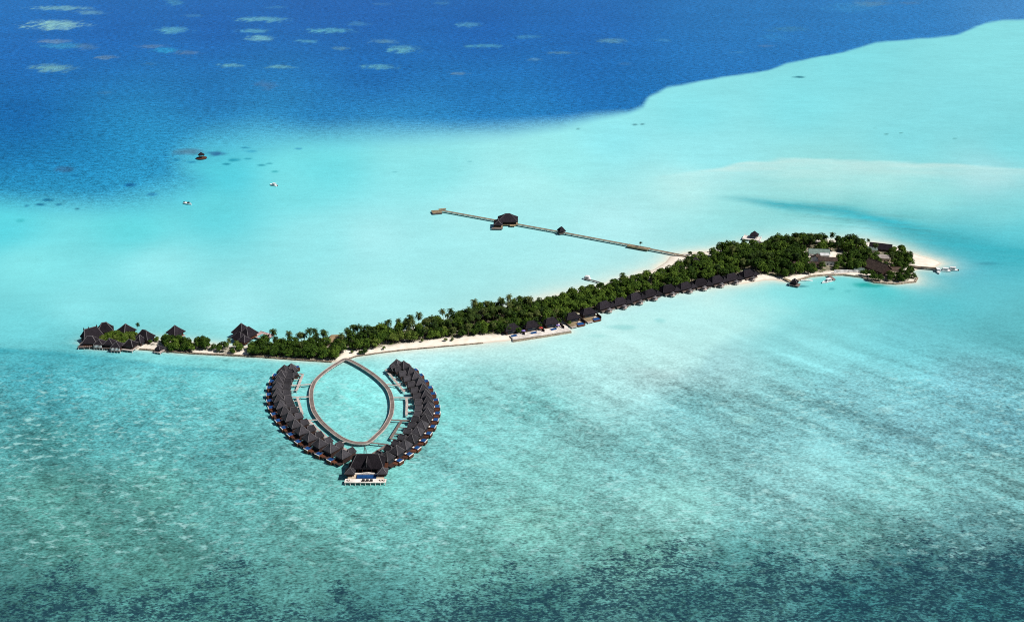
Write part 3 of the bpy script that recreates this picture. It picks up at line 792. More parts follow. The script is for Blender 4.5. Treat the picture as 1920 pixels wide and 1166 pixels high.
DZ = 1.9
LOOP = [(648,673.2),(643,674.5),(622.8,686.8),(604.9,700),(591.5,713.5),(586,724.7),(583.3,738),(584.8,756),(589.3,771.5),(601.6,789.4),(618.3,805),(636,818.4),(651.8,826.2),(667.4,830),
 (685.2,830),(694,826.2),(705.3,816),(718.7,802.8),(729.8,785),(734.3,771.5),(735.4,756),(733.2,742.5),(727.6,729),(716.4,715.8),(700.8,702.4),(680.8,689),(663,679),(653,674.5),(648,673.2)]
lp = catmull([G(x, y, DZ) for x, y in LOOP], 5)
t = thing('loop_walkway', 'grey wooden walkway forming a closed lens shaped loop over the lagoon', 'walkway', (lp[0].x, lp[0].y, 0), mark=None)
O = Vector((lp[0].x, lp[0].y, 0))
ll = [(p.x-O.x, p.y-O.y) for p in lp[:-1]]
strip(MB(), ll, (1.0, -1.0), DZ-0.35, DZ, True).build('deck', M['wood_grey'], t)
for sgn in (1, -1):
    strip(MB(), ll, tuple(sorted((sgn*1.0, sgn*1.32), reverse=True)), DZ-0.4, DZ+0.18, True).build('kerb', M['wood_pale'], t)
cum = resample([Vector((a, b, 0)) for a, b in ll], 6.0)
piles(t, [(p.x, p.y) for p in cum[::1]][:90], 0.22, DZ-0.36, 'pile', 'pile')

def jetty(label, pts_px, z=DZ, w=1.6, name='jetty', cat='jetty', m='wood_grey', links=(), spurs=(), step=5.0, group=None, mark=None, pm='pile', kerb=None, pname='pile'):
    P = [G(x, y, z) for x, y in pts_px]
    O = Vector((P[0].x, P[0].y, 0))
    t = thing(name, label, cat, O, 0, group, mark)
    loc = [Vector((p.x-O.x, p.y-O.y, 0)) for p in P]
    strip(MB(), [(p.x, p.y) for p in loc], (w/2, -w/2), z-0.3, z).build('deck', M[m], t)
    if kerb:
        for sgn in (1, -1):
            strip(MB(), [(p.x, p.y) for p in loc], tuple(sorted((sgn*w/2, sgn*(w/2+0.2)), reverse=True)), z-0.35, z+kerb[1]).build('railing', M[kerb[0]], t)
    sp = []
    for p in resample(loc, step): sp.append((p.x, p.y))
    for seg in links:
        Q = [G(x, y, z-0.02) for x, y in seg]; q = [(p.x-O.x, p.y-O.y) for p in Q]
        strip(MB(), q, (0.55, -0.55), z-0.27, z-0.012).build('link_deck', M[m], t)
        rs = resample([Vector((a, b, 0)) for a, b in q], step)
        sp += [(p.x, p.y) for p in rs[1:-1]]
    for a, b in spurs:
        q = [(a.x-O.x, a.y-O.y), (b.x-O.x, b.y-O.y)]
        strip(MB(), q, (0.4, -0.4), z-0.25, z-0.02).build('spur_deck', M[m], t)
        mid = ((q[0][0]+q[1][0])/2, (q[0][1]+q[1][1])/2)
        sp.append(mid)
    piles(t, sp[:95], 0.2, z-0.28, pm, pname)
    return t

def spurs_for(seg, pts, maxd=17):
    a, b = [G(x, y, DZ) for x, y in (seg[0], seg[-1])]
    out = []
    c = G(660, 760)
    for p in pts:
        q = Vector((p.x, p.y, DZ)); d = b-a; tt = (q-a).dot(d)/d.dot(d)
        if -0.12 < tt < 1.12:
            tt = min(1, max(0, tt)); s0 = a+d*tt
            v = q-s0
            if v.length < maxd and v.length > 5:
                out.append((s0, s0+v*((v.length-5.5)/v.length)))
    return out

for side, segs, PP in (('left', [([(568,701),(556,731.4)], [(584.5,719.5),(563,721.5),(546,722.5)], 'first'), ([(557,743.6),(560,752),(567,776)], [(580,743.6),(546,743.6)], 'second'), ([(579,788),(614,820.6)], [(598,786.7),(568,787)], 'third'), ([(631.7,833),(674,855.5)], [(648,827),(627,834)], 'fourth')], LP),
                       ('right', [([(723,692),(757.7,733.6)], [(722,719.5),(752,723.5)], 'first'), ([(761.5,744.8),(763,755),(762,778)], [(736.5,744.8),(776,745)], 'second'), ([(753,788),(732,821.7)], [(731,786.5),(769,788)], 'third'), ([(726.5,833),(689.7,856)], [(692,829),(728,833)], 'fourth')], RP)):
    for sp_, ln_, od in segs:
        where = {'first': 'the one nearest the island', 'second': 'second from the island', 'third': 'third from the island', 'fourth': 'the one running to the clubhouse'}[od]
        jetty('short villa jetty with rungs inside the %s arm, %s' % (side, where), sp_, z=DZ, w=1.5, m='wood_pale' if not (side == 'right' and od in ('third', 'fourth')) else 'wood_grey', links=[ln_], spurs=spurs_for(sp_, PP), group='villa jetties inside the horseshoe', name='villa_jetty')

# ---- clubhouse at the foot of the horseshoe
def clubhouse():
    c = G(687, 893, 2.0); c.z = 0
    t = thing('clubhouse', 'large dark thatched clubhouse with a blue pool and cream terrace at the horseshoe tip', 'clubhouse', c, 0.0)
    # local y: + away from camera
    dk = MB().box(-10.9, 10.9, -5.6, -2.2, 1.6, 2.0).build('terrace', M['deck_white'], t)
    MB().box(-9.5, 9.5, -2.2, 15.0, 1.5, 1.95).build('deck', M['wood_dark'], t)
    for sx in (-1, 1):
        MB().box(sx*5.5 if sx > 0 else -9.6, 9.6 if sx > 0 else -5.5, -2.18, 3.0, 1.955, 2.25).build('side_terrace', M['plaster'], t)
    pb = MB().box(-5.45, 5.45, -2.15, 2.0, 1.4, 2.02).build('pool_basin', M['wood_dark'], t)
    MB().box(-5.0, 5.2, -1.8, 1.6, 2.0, 2.1).build('pool', M['pool'], pb)
    w = MB(); n = 14
    for i in range(n):
        x0 = -6.4+12.8*i/n; x1 = -6.4+12.8*(i+1)/n
        k = 0.5*math.exp(-((x0+x1)/4.5)**2)
        w.box(x0, x1, 1.7+k*0.4, 2.9, 1.96, 2.5+k)
    w.build('pool_wall', M['deck_white'], t)
    # hall
    wl = MB().box(-7.4, 7.4, 5.2, 13.6, 1.95, 5.4).build('wall', M['wood_dark'], t)
    MB().box(-6.6, 6.6, 5.05, 5.2, 2.0, 4.6).build('window', M['glass'], wl)
    po = None
    for x in (-7.2, -4.8, -2.4, 0.0, 2.4, 4.8, 7.2):
        p = MB().beam((0, 0, 1.95), (0, 0, 5.3), 0.35).build('post', M['wood_red'], t) if po is None else copy_part(po, t, (0, 0, 0))
        po = po or p
        p.location = (x, 3.6, 0)
    r = MB().hip(0.0, 8.6, 18.2, 12.4, 5.3, 10.6, 11.6, axis='x', sag=0.12).build('roof', M['thatch_dark'], t)
    MB().hipcaps(0.0, 8.6, 18.2, 12.4, 5.3, 10.6, 11.6, axis='x', sag=0.12, r=0.14).build('ridge_cap', M['ridge'], r)
    # front gable
    g = MB()
    g.add([(-2.6,2.1,5.1),(2.6,2.1,5.1),(0,2.3,9.0),(-2.6,7.5,7.4),(2.6,7.5,7.4),(0,8.0,9.6)], [(0,1,2),(0,2,5,3),(2,1,4,5),(3,5,4)])
    g.build('gable', M['thatch_dark'], r)
    MB().beam((0.0, 2.0, 9.1), (0, 7.6, 9.75), 0.3).beam((0, 2.05, 9.0), (0, 2.05, 6.6), 0.2).build('gable_ridge', M['ridge'], r)
    for s in (-1, 1):
        q = MB().hip(s*8.6, 1.2, 5.6, 5.6, 4.5, 6.9, 0, sag=0.1).build('corner_roof', M['thatch'], t)
        MB().hipcaps(s*8.6, 1.2, 5.6, 5.6, 4.5, 6.9, 0, sag=0.1, r=0.12).build('ridge_cap', M['ridge'], q)
        MB().box(s*8.6-2.0, s*8.6+2.0, -0.3, 3.2, 2.25, 4.5).build('corner_room', M['wood_dark'], t)
    # lattice spire
    sp = MB()
    for a in range(4):
        x = math.cos(a*math.pi/2+0.6)*1.1; y = math.sin(a*math.pi/2+0.6)*1.1
        sp.beam((-2.0+x, 13.6+y, 5.0), (-2.0+x*0.75, 13.6+y*0.75, 9.3), 0.16)
        sp.beam((-2.0+x*0.75, 13.6+y*0.75, 9.3), (-2.0, 13.6, 12.4), 0.16)
    sp.build('lattice_spire', M['pile_dark'], t)
    # side wings; shade on the left one painted as darker boards
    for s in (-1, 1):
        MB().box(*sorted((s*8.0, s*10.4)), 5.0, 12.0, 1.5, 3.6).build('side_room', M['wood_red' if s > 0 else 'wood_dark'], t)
    sp_ = [(-10.6+21.2*i/8, -5.4) for i in range(9)] + [(s*9.3, y) for s in (-1, 1) for y in (-1, 4, 9, 14)]
    piles(t, sp_, 0.22, 1.62)
    LAND.append(('the clubhouse', c.x, c.y))
    return c
cc = clubhouse()
# furniture on the terrace
for k, dx in enumerate((-2.0, 0.1, 2.2)):
    o = thing('sun_lounger', 'dark cushioned lounger on the clubhouse terrace, %s' % ('the left one', 'the middle one', 'the right one')[k], 'lounger', (cc.x+0.9+dx, cc.y-4.4, 2.0), 0, 'dark loungers on the clubhouse terrace')
    MB().box(-0.8, 0.8, -0.5, 0.5, 0.1, 0.4).build('base', M['wood_dark'], o)
    MB().box(-0.75, 0.75, -0.45, 0.25, 0.4, 0.55).box(-0.75, 0.75, 0.25, 0.5, 0.4, 1.0).build('cushion', M['cushion'], o)
for k, dx in enumerate((-9.0, 8.0, 9.6)):
    o = thing('round_daybed', 'round pale daybed %s' % ('at the left end of the clubhouse terrace', 'right of the clubhouse pool, the inner of two', 'right of the clubhouse pool, the outer of two')[k], 'daybed', (cc.x+dx, cc.y-3.8, 2.0), 0, 'round daybeds on the clubhouse terrace')
    MB().tube([(0,0,0),(0,0,0.45)], [0.75, 0.75], 16).build('base', M['wood_red'], o)
    MB().tube([(0,0,0.46),(0,0,0.6)], [0.6, 0.5], 16).build('cushion', M['canvas'], o)

# ---- pavilions at the left tip of the island
hut('dark hipped pavilion with a long curved roof topmost of the left tip', 195, 604.5, 10.5, 5.0, 11, 8.5, 20, 3.0, 'x', mark='the topmost left tip pavilion')
t2 = hut('steep dark thatched hall with three roof finials at the far left tip', 170, 614.5, 9.4, 3.4, 13.5, 8.6, 38, 8.0, 'x', wall='wood_red', floor=1.6, mark='the finialled hall')
fm = MB()
for x in (-5.0, -1.5, 4.5): fm.add([(x*0.9-0.5,-0.2,9.0),(x*0.9+0.5,-0.2,9.0),(x*0.9+0.5,0.2,9.0),(x*0.9-0.5,0.2,9.0),(x*0.9-0.15,0,11.2)], [(0,1,4),(1,2,4),(2,3,4),(3,0,4)])
fm.build('finial', M['thatch_dark'], t2)
hut('low round shouldered dark hall with red brown wall on white stilts', 168, 630, 7.4, 3.6, 9.8, 7.2, 4, 3.5, 'x', wall='wood_red', floor=1.7, deck=(7.2, 4.2, 5.2, 3), mark='the red walled stilt hall', sag=-0.05, fence='wood_red')
c3 = G(203, 637, 7.0); c3.z = 0
t3 = thing('stilt_restaurant', 'dark three roofed stilt building with white balconies on the left tip shore', 'restaurant', c3, R(-6), None, 'the three roofed stilt building', 8)
for (x, y, w, d, z1) in ((-7.0, 1.2, 6.4, 6.0, 6.5), (0, 1.6, 6.8, 6.6, 7.4), (6.4, -1.6, 6.8, 6.4, 7.0)):
    r = MB().hip(x, y, w, d, 4.0, z1, 1.0, sag=0.1).build('roof', M['thatch_dark'], t3)
    MB().hipcaps(x, y, w, d, 4.0, z1, 1.0, sag=0.1, r=0.13).build('ridge_cap', M['ridge'], r)
    MB().box(x-w/2+0.7, x+w/2-0.7, y-d/2+1.0, y+d/2-0.7, 1.7, 4.2).build('wall', M['wood_dark'], t3)
    MB().box(x-w/2, x+w/2, y-d/2-0.4, y+d/2, 1.4, 1.7).build('deck', M['wood_grey'], t3)
    piles(t3, [(x-w/2+0.3+(w-0.6)*i/3, y-d/2-0.1) for i in range(4)], 0.2, 1.42)
    if abs(x) > 2:
        fb = MB()
        for i in range(7): fb.beam((x-w/2+0.6+(w-1.2)*i/6, y-d/2-0.2, 1.7), (x-w/2+0.6+(w-1.2)*i/6, y-d/2-0.2, 3.6), 0.24)
        fb.beam((x-w/2+0.5, y-d/2-0.2, 2.6), (x+w/2-0.5, y-d/2-0.2, 2.6), 0.18)
        fb.build('balcony', M['white'], t3)
hut('dark stilt hut with a bright front deck right of the three roofed building', 243, 636.5, 7.2, 3.8, 8.0, 7.2, -14, 1.8, 'x', floor=1.7, deck=(4, 4.2, 5.0, 3.4), mark='the bright decked stilt hut', base='wood_pale')
hut('dark pyramid roof pavilion behind the left tip garden', 235, 606.5, 9.5, 4.6, 9.6, 9.6, -38, mark='the garden pyramid pavilion')
hut('broad dark twin hipped pavilion right of the left tip garden', 270, 618.5, 9.2, 4.2, 11.0, 8.4, -22, 3.2, 'x', mark='the twin hipped pavilion')
hut('small dark hipped annex leaning against the twin hipped pavilion', 262, 628.5, 7.4, 3.4, 6.0, 6.0, -30, 0.8, 'y')
hut('tall dark pyramid pavilion with cream base standing alone at the water edge', 327.5, 609.5, 9.2, 4.2, 9.4, 9.4, -35, wall='wood_red', wallin=1.2, floor=1.4, deck=(4.2, 4.6, 4.2, 4.2), base='wood_pale', mark='the lone pyramid pavilion')
hut('tiny dark gazebo on white stilts off the island shore', 297.5, 646.5, 5.6, 3.2, 4.2, 4.2, -20, floor=1.4, deck=(2.6, 2.8, 2.9, 2.2), posts=True, wall='wood_red', name='stilt_gazebo', cat='gazebo', mark='the tiny shore gazebo', base='wood_pale', pile_gap=2.6)
# straw kiosk
hut('low straw roofed kiosk with a cream wall on the narrow strip', 365, 645, 3.2, 2.0, 5.0, 3.6, -5, 1.5, 'x', roof='roof_grey', wall='plaster', caps=False, name='beach_kiosk', cat='kiosk', wallin=0.3)
hut('small sand coloured shelter by the seawall on the narrow strip', 438, 654, 3.0, 2.0, 3.4, 2.6, 4, 1.0, 'x', roof='plaster', wall='plaster', caps=False, name='beach_kiosk', cat='kiosk', wallin=0.2)

# ---- over-water restaurant behind the strip
cR = G(452, 605.5, 10.5); cR.z = 0
tR = thing('lagoon_restaurant', 'big dark cluster roofed restaurant on stilts behind the narrow strip', 'restaurant', cR, R(-32), None, 'the cluster roofed restaurant', 9)
for (x, y, w, d, z1, ze, rl, ax) in ((0, 0, 10.5, 10.5, 10.5, 4.2, 0, 'y'), (6.5, -0.5, 9.5, 10.0, 9.4, 4.4, 2.0, 'y'), (4.6, -6.8, 9.0, 7.0, 7.6, 3.8, 2.5, 'x'), (10.2, -8.0, 6.6, 6.6, 6.8, 3.6, 1.2, 'x')):
    r = MB().hip(x, y, w, d, ze, z1, rl, axis=ax, sag=0.08).build('roof', M['thatch_dark'], tR)
    MB().hipcaps(x, y, w, d, ze, z1, rl, axis=ax, sag=0.08, r=0.13).build('ridge_cap', M['ridge'], r)
    MB().box(x-w/2+1, x+w/2-1, y-d/2+1, y+d/2-1, 1.6, ze+0.3).build('wall', M['wood_red'], tR)
MB().box(-5.6, 5, -5.6, 4.6, 1.4, 1.72).build('deck', M['wood_pale'], tR)
piles(tR, [(-5.2, -5.2), (-2, -5.2), (1.2, -5.2), (-5.2, -2), (-5.2, 1.2), (-5.2, 4.2)], 0.2, 1.42)
cD = G(494, 629.5, 1.8); cD.z = 0
tD = thing('pool_terrace', 'pinkish sun terrace with a turquoise pool beside the cluster roofed restaurant', 'terrace', cD, R(-32), None, 'the pinkish pool terrace', 6)
dk = MB(); dk.box(-7, -3.2, -4.5, 4.5, 1.45, 1.75); dk.box(-3.2, 5.5, 2.2, 4.5, 1.45, 1.75); dk.box(1.6, 5.5, -4.5, 2.2, 1.45, 1.75); dk.box(-3.2, 1.6, -4.5, -3.6, 1.45, 1.75)
dk.build('deck', M['pink_deck'], tD)
MB().box(-3.2, 1.6, -3.6, 2.2, 1.2, 1.68).build('pool', M['pool_teal'], tD)
MB().box(1.6, 1.9, -4.0, 2.2, 1.75, 2.1).box(-7, 5.5, 4.3, 4.55, 1.75, 2.2).build('parapet', M['white'], tD)
piles(tD, [(-6.6, 4.2), (-2, 4.2), (2, 4.2), (5.2, 4.2), (5.2, 0), (5.2, -4.2)], 0.2, 1.47)

# ---- small roofs among the trees
hut('dark pyramid roof rising among the palms midway along the island', 904.5, 577.5, 9.6, 4.2, 9.0, 9.0, -40, mark='the mid island pyramid roof')
hut('greyish thatched roof with a pale gable half hidden by palms', 843, 597, 8.6, 3.6, 8.5, 7.0, 20, 2.0, 'x', roof='thatch', wall='plaster', mark='the half hidden grey roof')
hut('straw coloured thatched house among palms near the loop bridge', 628, 627.5, 7.8, 4.2, 12.0, 7.0, 6, 5.0, 'x', roof='thatch_straw', wall='plaster', caps=False, mark='the straw roofed house')
hut('dark thatched roof under the palms above the white beach bend', 703, 612, 7.6, 4.0, 8.0, 7, 10, 2, 'x', mark='the dark roof over the beach bend')
hut('dark roof peeping from the trees at the beach jetty', 1304, 483, 7.6, 4.0, 8.0, 7.0, 12, 2.0, 'x', mark='the roof by the long jetty')
hut('small dark roof beside the tallest trees of the wide end', 1424, 455, 7.0, 3.6, 10.0, 6.0, 14, 3.0, 'x', mark='the roof near the sea platform')

# ---- three beach villas with pools on the white terrace
row_dir = (G(1060, 610)-G(966, 628)); row_dir.z = 0; row_ang = math.degrees(math.atan2(row_dir.y, row_dir.x))
tp = [G(x, y, 1.4) for x, y in ((962,637.5),(1015,629.5),(1071,620.5),(1063,611),(1013,619),(959,628))]
Ot = G(1015, 622); 
tt_ = thing('beach_terrace', 'raised white sand terrace with stone edge below the three pool villas', 'terrace', (Ot.x, Ot.y, 0))
tv = [(p.x-Ot.x, p.y-Ot.y) for p in tp]; n = len(tv)
mb = MB(); mb.add([(x, y, 1.4) for x, y in tv]+[(x*1.03, y*1.03, -0.6) for x, y in tv], [tuple(range(n))]+[(i, n+i, n+(i+1) % n, (i+1) % n) for i in range(n)])
mb.build('terrace_bed', M['deck_white'], tt_)
mb = MB()
for i in (0, 1): 
    a, b = Vector((*tv[i], 0.45)), Vector((*tv[i+1], 0.45))
    mb.beam(a, b, 1.1, 1.9)
mb.build('terrace_edge', M['stone_pale'], tt_)
def pool_villa(label, px, py, group, stilt=False, mark=None, dark=True):
    c = G(px, py, 1.45); c.z = 0
    t = thing('pool_villa', label, 'pool villa', c, R(row_ang), group, mark, 7.5)
    z = 1.45
    if stilt:
        MB().box(-5.6, 6.0, -2.6, 9, z-0.3, z).build('deck', M['wood_tan'], t)
        MB().box(-5.4, -1.2, -4.6, -2.6, z-0.6, z-0.35).build('lower_deck', M['wood_pale'], t)
        piles(t, [(-5.2, -2.3), (-2, -2.3), (1.4, -2.3), (5.6, -2.3), (-5.2, -4.3), (-1.5, -4.3)], 0.2, z-0.32)
        b = MB().box(-0.3, 5.4, -3.9, 0.2, z-1.0, z+0.12).build('pool_tank', M['wood_red'], t)
        MB().box(0.1, 5.0, -3.6, -0.1, z+0.1, z+0.16).build('pool', M['pool'], b)
    else:
        b = MB().box(-3.9, 1.4, -2.6, 1.1, z-0.1, z+0.08).build('coping', M['deck_white'], t)
        MB().box(-3.5, 1.0, -2.2, 0.7, z+0.05, z+0.12).build('pool', M['pool'], b)
    r = MB().hip(-0.5, 5.9, 11.0, 7.6, z+2.8, z+6.0, 5.0, axis='x', sag=0.1).build('roof', M['thatch_dark'], t)
    MB().hipcaps(-0.5, 5.9, 11.0, 7.6, z+2.8, z+6.0, 5.0, axis='x', sag=0.1, r=0.12).build('ridge_cap', M['thatch'], r)
    w = MB().box(-5.2, 4.2, 3.0, 8.9, z-0.4, z+3.2).build('wall', M['wood_dark'], t)
    MB().box(-4.2, 3.2, 2.9, 3.0, z+0.1, z+2.4).build('window', M['glass'], w)
    MB().box(5.9, 6.2, -2.5, 4.2, z-0.2, z+1.8).build('divider_wall', M['wood_dark'], t)
    d = MB().box(2.0, 3.9, 0.6, 1.7, z+0.05, z+0.4).build('sunbed', M['canvas'], t)
    return t, c
pv = []
for i, (x, y) in enumerate(((966, 628), (1003, 622.5), (1040, 616))):
    t, c = pool_villa('dark thatched beach villa with blue pool on the white terrace, %s' % ('nearest the loop', 'middle of three', 'nearest the stilt villas')[i], x, y, 'pool villas on the white terrace', mark='the %s terrace villa' % ('first', 'middle', 'last')[i])
    pv.append(c)
for i, (x, y) in enumerate(((1080, 606.5), (1110, 597.5))):
    pool_villa('dark thatched stilt villa with blue pool, %s' % ('next to the white terrace', 'next to the porch villas')[i], x, y, 'pool villas on stilts', True, mark='the %s stilt pool villa' % ('first', 'second')[i])
a_, b_ = pv[0], pv[2]
u_ = (b_-a_).normalized(); v_ = Vector((-u_.y, u_.x, 0))
for i, k in enumerate((0.18, 0.62, 1.06)):
    p = a_.lerp(b_, k)+v_*0.6+u_*1.0
    o = thing('parasol', 'open %s parasol beside the pool of the %s terrace villa' % (('lilac', 'red brown', 'lilac')[i], ('first', 'middle', 'last')[i]), 'parasol', (p.x, p.y, 1.45), 0, 'parasols on the white terrace')
    MB().tube([(0,0,0),(0,0,2.4)], 0.05, 6).build('pole', M['white'], o)
    MB().add([(math.cos(j*math.pi/4)*1.5, math.sin(j*math.pi/4)*1.5, 2.0) for j in range(8)]+[(0,0,2.65)], [(j, (j+1) % 8, 8) for j in range(8)]).build('canopy', M['red' if i == 1 else 'umbrella_lilac'], o)

# ---- row of porch villas along the shore
PORCH = [(1142,583.5),(1172,576),(1200,568.5),(1228,560.5),(1262,553),(1293,546.7),(1322,541.5),(1352.5,536),(1381,530),(1411,523.5)]
PW = [G(x, y, 1.6) for x, y in PORCH]
def porch_villa(a):
    t = thing('porch_villa', 'prototype', 'villa', (0, 0, 0))
    r = MB().hip(-0.6, 0.4, 12.2, 8.8, 3.5, 7.0, 6.2, axis='x', sag=0.02).build('roof', M['thatch_dark'], t)
    MB().hipcaps(-0.6, 0.4, 12.2, 8.8, 3.5, 7.0, 6.2, axis='x', sag=0.02, r=0.10).build('ridge_cap', M['thatch'], r)
    r2 = MB().hip(5.4, -1.2, 6.0, 6.8, 3.2, 5.8, 2.4, axis='y', sag=0.05).build('bath_roof', M['thatch_dark'], t)
    MB().hipcaps(5.4, -1.2, 6.0, 6.8, 3.2, 5.8, 2.4, axis='y', sag=0.05, r=0.12).build('ridge_cap', M['thatch'], r2)
    MB().box(-4.3, 4.3, -3.2, 3.6, 1.5, 3.8).build('wall', M['wood_dark'], t)
    MB().box(4.31, 6.6, -3.8, 0.2, 1.5, 3.4).build('bath_wall', M['wood_dark'], t)
    MB().box(-4.8, 6.6, -4.8, 4.0, 1.2, 1.5).build('deck', M['wood_grey'], t)
    piles(t, [(-4.5, -4.5), (-1.0, -4.5), (1.9, -4.5), (4.2, -4.5), (6.3, -4.5)], 0.22, 1.22)
    d = MB(); d.tube([(0, -6.4, 1.25), (0, -6.4, 1.5)], [2.1, 2.1], 14); d.build('porch_deck', M['wood_pale'], t)
    c = MB(); c.tube([(0, -6.4, 3.0), (0, -6.4, 3.5), (0, -6.4, 4.3)], [1.9, 1.15, 0.1], 10); c.build('porch_roof', M['ridge'], t)
    MB().tube([(0, -6.4, 1.5), (0, -6.4, 3.2)], 0.12, 6).build('porch_post', M['wood_red'], t)
    piles(t, [(-1.4, -7.4), (1.4, -7.4)], 0.2, 1.27)
    return t
proto = None
for i, p in enumerate(PW):
    a = PW[max(0, i-1)]; b = PW[min(len(PW)-1, i+1)]
    d = (b-a); ang = math.atan2(d.y, d.x)
    out = Vector((d.y, -d.x, 0)).normalized()
    o = porch_villa(ang) if proto is None else copy_tree(proto)
    proto = proto or o
    q = p - out*6.4
    o.location = (q.x, q.y, 0); o.rotation_euler = (0, 0, ang+R((3, -4, 5, 0, -3, 4, -5, 2, -2, 4)[i])); o.scale = (1, 1, (1, .94, 1.05, .97, 1.04, .95, 1.02, 1.06, .95, 1)[i])
    k = len(PW)-1-i
    lb = ('dark thatched shore villa with round porch, %s in the row counted from the pool villas' % ORD[i]) if i < 5 else ('dark thatched shore villa with round porch, %s in the row counted from the harbour' % ORD[k])
    tag(o, lb, 'villa', 'porch villas in the shore row')
    mk = ('%s porch villa from the pools' % ORD[i]) if i < 5 else ('%s porch villa from the harbour' % ORD[k])
    LAND.append(('the '+mk, q.x, q.y)); BLOCK.append((q.x, q.y, 5.0)); BLOCK.append((q.x+out.x*4, q.y+out.y*4, 6.0))

# ---- wide end: houses
def house(label, px, py, w, d, eave, ridge_h, rot, roof, wall, kind='gable', mark=None, name='house', cat='house', win=True):
    c = G(px, py, ridge_h); c.z = 0.8
    t = thing(name, label, cat, c, R(rot), None, mark, max(w, d)*0.5)
    BLOCK.append((c.x-1.0, c.y-max(w, d)*0.62, max(w, d)*0.36))
    e, h = eave, ridge_h-0.8
    b = MB().box(-w/2+0.5, w/2-0.5, -d/2+0.5, d/2-0.5, -0.5, e)
    wo = b.build('wall', M[wall], t)
    if kind == 'gable':
        r = MB(); th = 0.25
        r.add([(-w/2,-d/2,e-0.2),(w/2,-d/2,e-0.2),(w/2,0,h),(-w/2,0,h),(-w/2,d/2,e-0.2),(w/2,d/2,e-0.2),(-w/2,-d/2,e-0.2-th),(w/2,-d/2,e-0.2-th),(w/2,0,h-th),(-w/2,0,h-th),(-w/2,d/2,e-0.2-th),(w/2,d/2,e-0.2-th)],
              [(0,1,2,3),(3,2,5,4),(7,6,9,8),(8,9,10,11),(0,6,7,1),(4,5,11,10),(1,7,8,2),(2,8,11,5),(0,3,9,6),(3,4,10,9)])
        r.build('roof', M[roof], t)
        MB().add([(sx*(w/2-0.52), -d/2+0.5, e) for sx in (-1,)] + [(-(w/2-0.52), d/2-0.5, e), (-(w/2-0.52), 0, h-0.3), (w/2-0.52, -d/2+0.5, e), (w/2-0.52, d/2-0.5, e), (w/2-0.52, 0, h-0.3)], [(0,1,2),(3,5,4)]).build('gable_wall', M[wall], t)
        MB().beam((-w/2, 0, h+0.05), (w/2, 0, h+0.05), 0.35, 0.2).build('ridge_cap', M[roof], t)
    elif kind == 'hip':
        MB().hip(0, 0, w, d, e, h, max(0.5, w-d), axis='x', sag=0, thick=0.2, wob=0.02).build('roof', M[roof], t)
    else:
        MB().box(-w/2+0.3, w/2-0.3, -d/2+0.3, d/2-0.3, e, e+0.3).box(-w/2+0.3, w/2-0.3, d/2-0.6, d/2-0.3, e+0.3, e+0.8).build('roof', M[roof], t)
    if win:
        me = None
        nw = max(2, int(w/2.6))
        for i in range(nw):
            o = MB().box(-0.5, 0.5, -0.05, 0.06, 0.9, 2.1).build('window', M['glass'], t) if me is None else copy_part(me, t, (0, 0, 0))
            me = me or o
            o.location = (-w/2+0.5+(w-1)*(i+0.5)/nw, -d/2+0.48, 0)
    return t
house('long low hall with pale green sheet roof among the trees', 1536, 467, 17, 9, 3.4, 6.6, -6, 'roof_green', 'white', mark='the green roofed hall')
house('brown roofed house with white upper wall in front of the green hall', 1552, 482, 15, 8, 4.6, 7.2, -8, 'roof_brown', 'white', mark='the brown roofed house')
house('steep brown gable wing left of the white upper wall', 1531, 477.5, 7, 9, 3.8, 7.2, 62, 'roof_brown', 'white', win=False)
house('white service block with flat roof above the brown roofs', 1547, 473.5, 8, 5, 3.8, 6.4, -6, 'white', 'white', 'flat', win=False)
house('cream house with low brown roof near the quay', 1530, 491, 11, 7, 2.8, 4.8, -6, 'roof_brown', 'plaster', mark='the cream quay house')
house('small pinkish house in shade of the big tree', 1486, 491, 7, 6, 3.0, 5.2, 20, 'roof_brown', 'plaster_pink', mark='the small pinkish house')
house('big steep brown shingle roofed hall at the wide end', 1647, 490, 19, 13, 3.6, 9.4, -57, 'roof_brown', 'wood_dark', mark='the big brown hall')
house('cream house with pale grey hipped roof behind the big brown hall', 1655, 477, 12, 8, 3.6, 6.4, -6, 'roof_grey', 'plaster', 'hip', mark='the grey hipped house')
house('long dark brown roofed hall at the far beach', 1652, 456.5, 18, 10, 2.6, 6.6, -20, 'thatch_dark', 'wood_dark', mark='the far beach hall')
house('pale green roofed shed left of the far beach hall', 1636, 463.5, 8, 6, 3.0, 5.0, -14, 'roof_green', 'white', win=False, mark='the green shed')
house('cream flat roofed house right of the big brown hall', 1679, 503, 11, 7, 3.4, 4.8, -4, 'thatch_brown', 'plaster', 'flat', mark='the cream flat roofed house')
house('small green roofed pump house on the quay', 1612, 502, 8, 6, 2.4, 4.2, -24, 'roof_green', 'white', mark='the pump house', win=False)
house('small brown roofed store behind the quay', 1612, 496, 7, 5, 2.8, 4.8, 10, 'roof_brown', 'plaster', win=False)
house('small straw roofed hut among the far side trees', 1557, 455, 8, 6, 2.8, 4.8, -8, 'thatch_straw', 'plaster', win=False, mark='the straw roofed hut')
house('tiny pale roofed hut at the far sandy clearing', 1603, 462, 6, 5, 2.6, 4.2, 8, 'thatch_straw', 'plaster', win=False)

